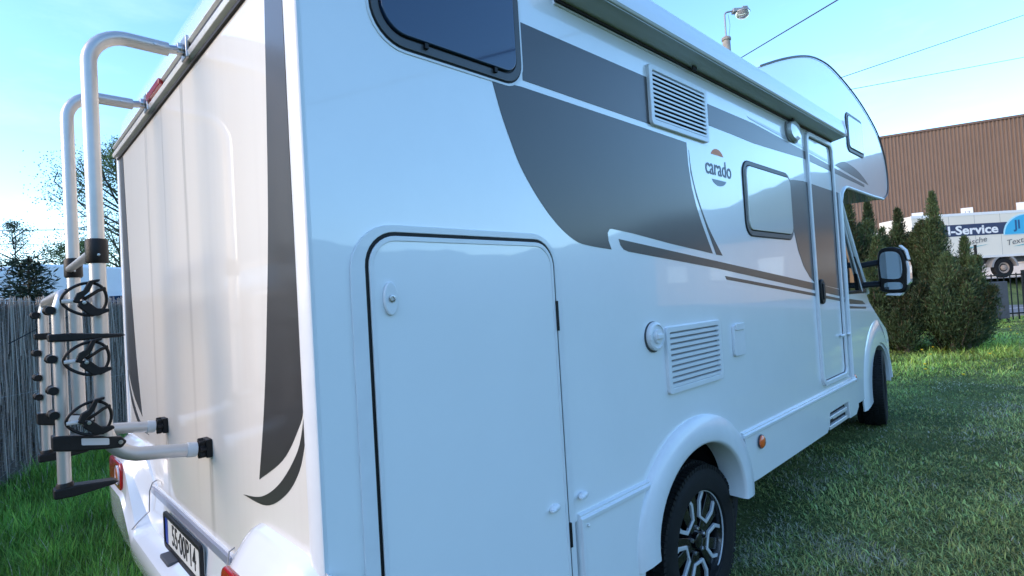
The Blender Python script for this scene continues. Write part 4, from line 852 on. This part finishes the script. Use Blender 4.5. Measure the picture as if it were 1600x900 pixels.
def railings():
    f = empty('railing', 'black metal railings along the road beside the junipers', 'railing', loc=tuple(VW(15.6, 12.6))); inv = Matrix.Translation(-f.location)
    l0, l1, D = 9.6, 19.0, 15.6; zb = 0.06
    me = None; k = 0; l = l0
    while l < l1:
        p = VW(D, l)
        if me is None:
            bm = BM(); box(bm, -.011, .011, -.011, .011, 0, 1.33); o = link('bar', bm, 'fence_metal', f); me = o.data
        else: o = bpy.data.objects.new('bar', me); COL.objects.link(o); o.parent = f
        o.location = Vector((p.x, p.y, zb))-f.location; o.rotation_euler = (0, 0, math.atan2(E1.y, E1.x)); l += .178
    for z in (.18, 1.28):
        bm = BM(); p = VW(D, l0, zb+z); box(bm, 0, l1-l0, -.016, .016, -.02, .02, plane_mx(p, E1, E2)); o = link('rail', bm, 'fence_metal', f); o.data.transform(inv)
    for l in (9.6, 12.1, 14.6, 17.1):
        bm = BM(); p = VW(D, l, zb); box(bm, -.03, .03, -.03, .03, -.2, 1.40 if l != 12.1 else 1.40, plane_mx(p, E1, E2)); o = link('post', bm, 'fence_metal', f); o.data.transform(inv)
railings()
p = VW(15.3, 13.05); bm = BM(); tube(bm, [(p.x, p.y, -.1), (p.x, p.y, 2.24)], .035, 8); tag(link('metal_post', bm, 'fence_metal'), 'thin dark post standing behind the right end of the junipers', 'post')
p = VW(15.4, 13.62, .12); bm = BM(); box(bm, -.30, .30, -.05, .05, 0, 1.05, plane_mx(p, E1, E2))
pb = tag(link('grey_panel', bm, 'panel_grey', bevel=0.012), 'dark grey board fixed to the railings right of the junipers', 'board')
bm = BM(); box(bm, -.012, .012, .051, .062, .0, 1.05, plane_mx(VW(15.32, 13.78, .12), E1, -E2)); link('panel_batten', bm, 'fence_metal', pb)

def trailer():
    D = 28.0; t = empty('lorry_trailer', 'white box trailer lettered l-Service parked in front of the brown hall', 'trailer', loc=tuple(VW(D+1.2, 24, 1.1))); inv = Matrix.Translation(-t.location)
    FWD = (E2*1.0); l0, l1 = 20.7, 33.0; z0, z1 = 2.22, 4.55
    def tb(name, a0, a1, d0, d1, b0, b1, m, par=t, **k):
        bm = BM(); box(bm, a0, a1, d0, d1, b0, b1, plane_mx(VW(D, 0, 0), E1, E2) @ Matrix.Rotation(R(0), 4, 'X'))
        # plane_mx maps local x->across, y->away, z->up
        o = link(name, bm, m, par, **k); return o
    def fixz(o): return o
    body = tb('box_body', l0, l1, 0, 2.45, z0, z1, 'warm_lit_white', bevel=0.03)
    parts = [body]
    parts.append(tb('roof_rail', l0, l1, -.012, .03, z1-.12, z1+.01, 'text_white', body)); parts.append(tb('bottom_rail', l0, l1, -.012, .03, z0-.02, z0+.10, 'yard_white', body))
    for k in range(10): parts.append(tb('panel_joint', l0+1.32*k+.6, l0+1.32*k+.612, -.004, .004, z0+.1, z1-.12, 'mud_grey', body))
    bz0, bz1 = 3.38, 3.98
    parts.append(tb('name_band', l0, 26.6, -.010, .0, bz0, bz1, 'navy', body))
    def face(pts, m, name, off):
        bm = BM(); vs = prism(bm, pts, 'y', off-.006, off); bmesh.ops.transform(bm, matrix=plane_mx(VW(D, 0, 0), E1, E2), verts=vs); o = link(name, bm, m, body, smooth=0); parts.append(o)
    blob = [(25.45, bz0-.04)]+[(26.65-1.2*math.cos(R(a)), bz0-.04+.98*math.sin(R(a))) for a in np.linspace(5, 90, 10)]+[(32.5, bz0+.94), (32.5, bz0-.04)]
    face([(a-.07 if i < 9 else a, b+.05 if b > bz0 else b-.03) for i, (a, b) in enumerate(blob)], 'cyan_light', 'emblem_edge', -.011)
    face(blob, 'cyan', 'emblem_field', -.016)
    def txt(s, size, lat, z, m, off, **k):
        mx = plane_mx(VW(D, 0, 0) + E1*lat - E2*off + Vector((0, 0, z)), E1, (0, 0, 1)); parts.append(text_obj('lettering', s, size, mx, m, body, .006, **k))
    txt('l-Service', .62, 23.82, (bz0+bz1)/2-.02, 'text_white', .014, bold=.018, xs=1.22)
    txt('JI', .62, 26.12, bz0+.42, 'navy_text', .020, bold=.02)
    def script(s, size, lat, z, ang, **k):
        mx = plane_mx(VW(D, 0, 0) + E1*lat - E2*.012 + Vector((0, 0, z)), E1*math.cos(R(ang))+Vector((0, 0, math.sin(R(ang)))), Vector((0, 0, math.cos(R(ang))))-E1*math.sin(R(ang))); parts.append(text_obj('lettering', s, size, mx, 'text_grey', body, .006, shear=.25, **k))
    script('W\u00e4sche', .40, 23.75, 3.06, 9, xs=1.15); script('Textile', .40, 26.12, 2.98, 9, xs=1.15)
    for c in (23.85, 26.55): face([(c-.75, 2.70), (c-.2, 2.80), (c+.75, 2.90), (c+.3, 2.83), (c-.1, 2.76)], 'teal', 'swoosh', -.011)
    parts.append(tb('chassis', l0, l1, .5, 1.95, 1.92, 2.20, 'chassis'))
    parts.append(tb('underrun_bar', 21.0, 24.2, .05, .12, 1.72, 1.80, 'mud_grey')); parts.append(tb('underrun_bar', 21.0, 24.2, .05, .12, 2.0, 2.06, 'mud_grey'))
    for l in (21.4, 22.6, 23.8): parts.append(tb('underrun_post', l, l+.08, .1, .16, 1.6, 2.2, 'mud_grey'))
    for l in (25.35, 28.3, 29.6):
        ctr = VW(D+.2, l, 1.64)
        bm = BM(); lathe(bm, [(.27, -.14), (.46, -.15), (.51, -.10), (.51, .10), (.46, .15), (.30, .15), (.27, .08)], ctr, -E2, 32); w = link('wheel', bm, 'tyre', t); parts.append(w)
        bm = BM(); lathe(bm, [(.30, .05), (.28, .12), (.16, .06), (.13, .15), (.10, .17), (0, .17)], ctr, -E2, 24); parts.append(link('wheel_hub', bm, 'hub_dirty', w))
        bm = BM(); mxw = plane_mx(ctr, E1, E2)
        o_, i_ = arc(0, 0, .70, 5, 175, 16), arc(0, 0, .60, 5, 175, 16)
        pts = o_+i_[::-1]; vs = prism(bm, pts, 'y', -.20, .20); bmesh.ops.transform(bm, matrix=plane_mx(ctr, E1, E2), verts=vs); parts.append(link('mudguard', bm, 'mud_grey', t))
    for o in parts: o.data.transform(inv)
    return t
trailer()

def hall():
    A = VW(46.2, 7.5); B = VW(28.0, 43.9); d = (B-A).normalized(); n = Vector((d.y, -d.x, 0)); Ln = (B-A).length   # n faces the camera
    h = empty('warehouse', 'brown ribbed warehouse hall behind the white trailer', 'hall', loc=(A.x, A.y, 1.1)); inv = Matrix.Translation((-A.x, -A.y, -1.1))
    mx = Matrix(((d.x, n.x, 0, A.x), (d.y, n.y, 0, A.y), (0, 0, 1, 0), (0, 0, 0, 1)))
    Z0, Z1 = 4.7, 11.0; parts = []
    def hb(name, a0, a1, n0, n1, z0, z1, m, par=h, **k):
        bm = BM(); box(bm, a0, a1, n0, n1, z0, z1, mx); o = link(name, bm, m, par, **k); parts.append(o); return o
    hb('wall', 0, Ln, -22, -.06, 1.0, Z1-.1, 'cladding_brown')
    bm = BM(); pts = []; pit = .20; k = 0; s = 0
    while s < Ln: pts += [(s, 0), (s+.10, 0), (s+.115, .075), (s+.185, .075)]; s += pit
    a = [bm.verts.new((p[0], p[1], Z0)) for p in pts]; b = [bm.verts.new((p[0], p[1], Z1)) for p in pts]
    for i in range(len(pts)-1): bm.faces.new((a[i], a[i+1], b[i+1], b[i]))
    bm.transform(mx); o = link('ribbed_cladding', bm, 'cladding_brown', h, smooth=0, kind='stuff'); parts.append(o)
    hb('parapet_cap', -.1, Ln+.1, -.3, .12, Z1, Z1+.14, 'cladding_trim')
    hb('plinth_wall', 0, Ln, -.05, .02, 1.0, Z0-.02, 'yard_white')
    for k, s in enumerate((21.8, 24.4, 27.15, 29.9)):
        sg = hb('dock_sign', s, s+.62, .06, .12, 4.98, 5.68, 'text_white')
        c = A+d*(s+.31)+n*.122+Vector((0, 0, 5.33)); k == 1 and parts.append(text_obj('dock_number', '17', .36, plane_mx(c, d, (0, 0, 1)), 'logo_light', sg, .004))
    for s in (17.9, 21.55, 25.2, 28.85, 32.5):
        dd = hb('dock_door', s, s+2.6, .02, .05, 1.9, 4.5, 'warm_lit_white')
        for q in range(6): hb('door_joint', s, s+2.6, .05, .056, 1.9+.5*q, 1.92+.5*q, 'mud_grey', dd)
        hb('dock_shelter', s-.35, s, .02, .5, 1.9, 4.6, 'panel_grey'); hb('dock_shelter', s+2.6, s+2.95, .02, .5, 1.9, 4.6, 'panel_grey')
    for o in parts: o.data.transform(inv)
hall()
def low_hall():
    h = empty('low_warehouse', 'low ochre warehouse past the right edge, mirrored in the dark door stripe', 'hall', loc=(14, 48, 0))
    bm = BM(); box(bm, -9, 14, 0, 12, -.2, 5.6); link('wall', bm, 'ochre_wall', h)
    bm = BM(); prism(bm, [(-.4, 5.6), (12.4, 5.6), (12.4, 6.0), (6, 7.6), (-.4, 6.0)], 'x', -9.4, 14.4); link('roof', bm, 'roof_dark', h)
    for k in range(5):
        bm = BM(); box(bm, -7+4.4*k, -5+4.4*k, -.05, .02, 2.2, 3.8); link('window', bm, 'warm_lit_white', h)
low_hall()

def tent_hall():
    h = empty('arched_hall', 'pale grey arched storage hall mirrored in the motorhome rear wall', 'hall', loc=(-19, -7.2, -.1))
    prf = [(-5.2, 0)]+[(5.2*math.cos(R(a)), 9.0+2.6*math.sin(R(a))) for a in np.linspace(180, 0, 15)]+[(5.2, 0)]
    bm = BM(); prism(bm, prf, 'x', -24, 0); link('hall_shell', bm, 'tent_grey', h, bevel=0.1)
    bm = BM(); box(bm, 0, .06, -2, 2, 0, 4.2); link('sliding_gate', bm, 'mud_grey', h)
    for k in range(-4, 5):
        if k: bm = BM(); box(bm, 0, .05, k*1.08-.03, k*1.08+.03, 4.3 if abs(k) < 2 else .0, 9.0+2.5*math.sqrt(max(0, 1-(k*1.08/5.2)**2))); link('gable_seam', bm, 'mud_grey', h)
tent_hall()
def lamp_post():
    D = 18.0; b = VW(D, 7.62, 0); t = empty('street_lamp', 'concrete lamp post with bowl lantern rising behind the awning', 'street lamp', loc=(b.x, b.y, 0))
    bm = BM(); lathe(bm, [(.17, -.2), (.16, 2), (.125, 8.6), (.122, 9.0), (.16, 9.02), (.165, 9.14), (.125, 9.2), (.125, 9.66), (.15, 9.68), (.15, 9.76), (.10, 9.8), (0, 9.8)], (0, 0, 0), (0, 0, 1), 16); link('pole', bm, 'concrete', t)
    bm = BM()
    for k in range(6): a = k*PI/3; box(bm, .13, .19, -.03, .03, 8.95, 9.12, Matrix.Rotation(a, 4, 'Z'))
    link('insulator_bracket', bm, 'lamp_grey', t)
    e = E1
    bm = BM(); tube(bm, bend([(0, 0, 9.75), (0, 0, 10.62), tuple(e*.30+Vector((0, 0, 10.66)))], .12, 6), .028, 10); link('lamp_arm', bm, 'lamp_grey', t)
    mxl = plane_mx(e*.52+Vector((0, 0, 10.66)), e, Vector((-e.y, e.x, 0)))
    bm = BM(); vs = box(bm, -.26, .26, -.11, .11, -.08, .06); bmesh.ops.transform(bm, matrix=mxl, verts=vs); lh = link('lamp_head', bm, 'lamp_grey', t, bevel=0.03)
    bm = BM(); vs = box(bm, .06, .24, -.09, .09, .06, .12); bmesh.ops.transform(bm, matrix=mxl, verts=vs); link('ballast_housing', bm, 'lamp_grey', lh, bevel=0.02)
    c = e*.60+Vector((0, 0, 10.58)); bm = BM(); lathe(bm, [(.235, 0), (.235, .015), (.22, -.06), (.17, -.14), (.08, -.19), (0, -.20)], c, (0, 0, 1), 24); link('lamp_bowl', bm, 'glass_clear', lh)
    bm = BM(); lathe(bm, [(.245, .0), (.245, .03), (.15, .05)], c, (0, 0, 1), 24); link('bowl_rim', bm, 'lamp_grey', lh)
    bm = BM(); tube(bm, [e*.12+Vector((0, 0, 10.55)), e*.16+Vector((0, 0, 10.2)), e*.10+Vector((0, 0, 9.8))], .006, 5); link('lamp_cable', bm, 'wire', t)
lamp_post()
def wire(label, p, q, sag, r):
    p, q = Vector(p), Vector(q); pts = [p.lerp(q, k/24)-Vector((0, 0, sag*4*(k/24)*(1-k/24))) for k in range(25)]
    o = bpy.data.objects.new('overhead_wire', None)
    bm = BM(); tube(bm, pts, r, 5); bpy.data.objects.remove(o); tag(link('overhead_wire', bm, 'wire'), label, 'wire', 'overhead wires')
def ray(u, v, D):
    d = fw + rt2*((u-800)/851.86) + dn2*((v-450)/851.86); return CAM + d*D
def span(u0, v0, D0, u1, v1, D1, e0=1.0, e1=1.0):
    a, b = ray(u0, v0, D0), ray(u1, v1, D1); d = b-a; return a-d*e0, b+d*e1
wire('thick overhead wire running up from the lamp post to the sky at right', (-6.3, 17.67, 8.96), (12.0, -.74, 3.82), .0, .017)
wire('thin overhead wire, upper of the pair above the alcove and hall', *span(1325, 115, 34, 1600, 22, 42, 2.0, .9), .1, .022)
wire('thin overhead wire, lower of the pair above the alcove and hall', *span(1325, 138, 36, 1600, 88, 44, 2.0, .9), .1, .020)
wire('overhead wire low in the sky at the left edge', *span(0, 360, 44, 105, 359, 46, 2.5, 3.0), .0, .035)
wire('faint overhead wire under the left one', *span(0, 382, 52, 105, 381, 54, 2.5, 3.0), .0, .028)

# ------------------------------------------------------------------ grass
def build_grass():
    rs = np.random.RandomState(5)
    # depth sampled so that blades per square metre fall with the square of the distance
    n = 560000; D = 1.6*np.exp(rs.rand(n)*math.log(26/1.6)); lat = (rs.rand(n)*2-1)*1.22*D
    x = CAM.x+E2.x*D+E1.x*lat; y = CAM.y+E2.y*D+E1.y*lat
    s = (x-FA.x)*FD.x+(y-FA.y)*FD.y; off = (x-FA.x)*FD.y-(y-FA.y)*FD.x      # >0: our side of the reed fence
    keep = ~((x > -2.15) & (x < -1.0) & (y > .5) & (y < 6.0)) & (off > .03) & ~((D > 17.3) & (D < 24.5) & (lat > 3.9)) & (D < 27.2)
    keep &= ~((lat < 4) & (lat > -1) & (D > 3) & (x < -2.3))
    x, y, D, lat, off = x[keep], y[keep], D[keep], lat[keep], off[keep]; n = len(x)
    z = gz(x, y)
    pat = np.sin(1.9*x+.8*y+1)*np.sin(1.4*y-1.1*x)+.6*np.sin(4.3*x-3.1*y)*np.sin(3.7*y+2.2*x+.5)+.4*np.sin(9.1*x+7.3*y)*np.sin(8.7*y-6.1*x)
    left = (lat < 0) | (x < -2.3); lush = np.clip(.5+.5*pat, 0, 1)
    right_far = sstep((D-5.5)/3)
    hgt = np.where(left, .085+.09*lush, (.022+.024*lush)+.04*right_far*lush)*rs.uniform(.6, 1.35, n)
    hgt = hgt*np.where(off < .5, 1.35, 1.0)
    # taller tufts at the foot of the junipers and the railings
    hgt = np.where((D > 8.6) & (D < 12) & (lat > 6.3) & (lat < 9.6), hgt*2.2, hgt)
    wid = np.clip(.0022+.0007*D, .0022, .016)*rs.uniform(.7, 1.5, n); wide = rs.rand(n) < .03; wid[wide] *= 2.6
    a = rs.rand(n)*2*PI; bendv = np.where(left, rs.uniform(.2, .9, n), rs.uniform(.5, 1.9, n))
    dx, dy = np.cos(a), np.sin(a); L = hgt; up = 1/np.sqrt(1+bendv**2)
    px, py = -dy, dx
    V = np.empty((n, 5, 3))
    for i, (t, w) in enumerate(((0, -.5), (0, .5), (.55, .42), (.55, -.42), (1.0, 0))):
        hor = L*bendv*t*t*.8; V[:, i, 0] = x+dx*hor+px*wid*w; V[:, i, 1] = y+dy*hor+py*wid*w; V[:, i, 2] = z-.006+L*up*(t if t < .9 else .92)*1.15
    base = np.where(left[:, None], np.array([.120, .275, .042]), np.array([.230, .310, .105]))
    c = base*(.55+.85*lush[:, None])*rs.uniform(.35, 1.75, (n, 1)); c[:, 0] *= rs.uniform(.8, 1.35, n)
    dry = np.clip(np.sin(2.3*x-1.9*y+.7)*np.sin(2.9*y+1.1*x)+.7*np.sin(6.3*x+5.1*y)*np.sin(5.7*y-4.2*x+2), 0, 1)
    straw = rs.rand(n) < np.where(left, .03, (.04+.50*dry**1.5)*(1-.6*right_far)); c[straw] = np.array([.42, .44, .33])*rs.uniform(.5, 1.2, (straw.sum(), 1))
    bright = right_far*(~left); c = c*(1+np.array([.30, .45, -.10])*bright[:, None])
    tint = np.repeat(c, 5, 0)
    I = np.arange(n)[:, None]*5; F4 = (I+np.array([[0, 1, 2, 3]])); F3 = (I+np.array([[3, 2, 4]]))
    me = bpy.data.meshes.new('grass'); V = V.reshape(-1, 3)
    me.vertices.add(len(V)); me.vertices.foreach_set('co', V.astype(np.float32).ravel())
    loops = np.concatenate([F4.ravel(), F3.ravel()]).astype(np.int32); me.loops.add(len(loops)); me.loops.foreach_set('vertex_index', loops)
    st = np.concatenate([np.arange(n)*4, n*4+np.arange(n)*3]).astype(np.int32); tt = np.concatenate([np.full(n, 4), np.full(n, 3)]).astype(np.int32)
    me.polygons.add(2*n); me.polygons.foreach_set('loop_start', st); me.polygons.foreach_set('loop_total', tt); me.update(calc_edges=True)
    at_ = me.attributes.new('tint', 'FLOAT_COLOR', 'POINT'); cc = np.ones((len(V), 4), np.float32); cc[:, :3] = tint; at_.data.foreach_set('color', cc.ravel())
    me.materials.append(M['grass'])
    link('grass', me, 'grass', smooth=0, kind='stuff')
build_grass()
def dandelions():
    first = None; rnd = random.Random(4)
    for k in range(16):
        D = rnd.uniform(6.5, 13); p = at(D, D*rnd.uniform(.72, .95))
        if first is None:
            o = empty('dandelion', 'small yellow dandelion flower open in the grass right of the motorhome', 'dandelion', 'dandelions in the grass', p); first = o
            bm = BM(); tube(bm, [(0, 0, 0), (.005, 0, .06), (.004, .004, .10)], .0025, 5); link('stalk', bm, 'stalk', o)
            bm = BM(); lathe(bm, [(.006, .095), (.020, .108), (.017, .116), (0, .119)], (.004, .004, 0), (0, 0, 1), 12); link('flower', bm, 'dandelion', o)
        else: o = copy_tree(first); o.location = p
dandelions()
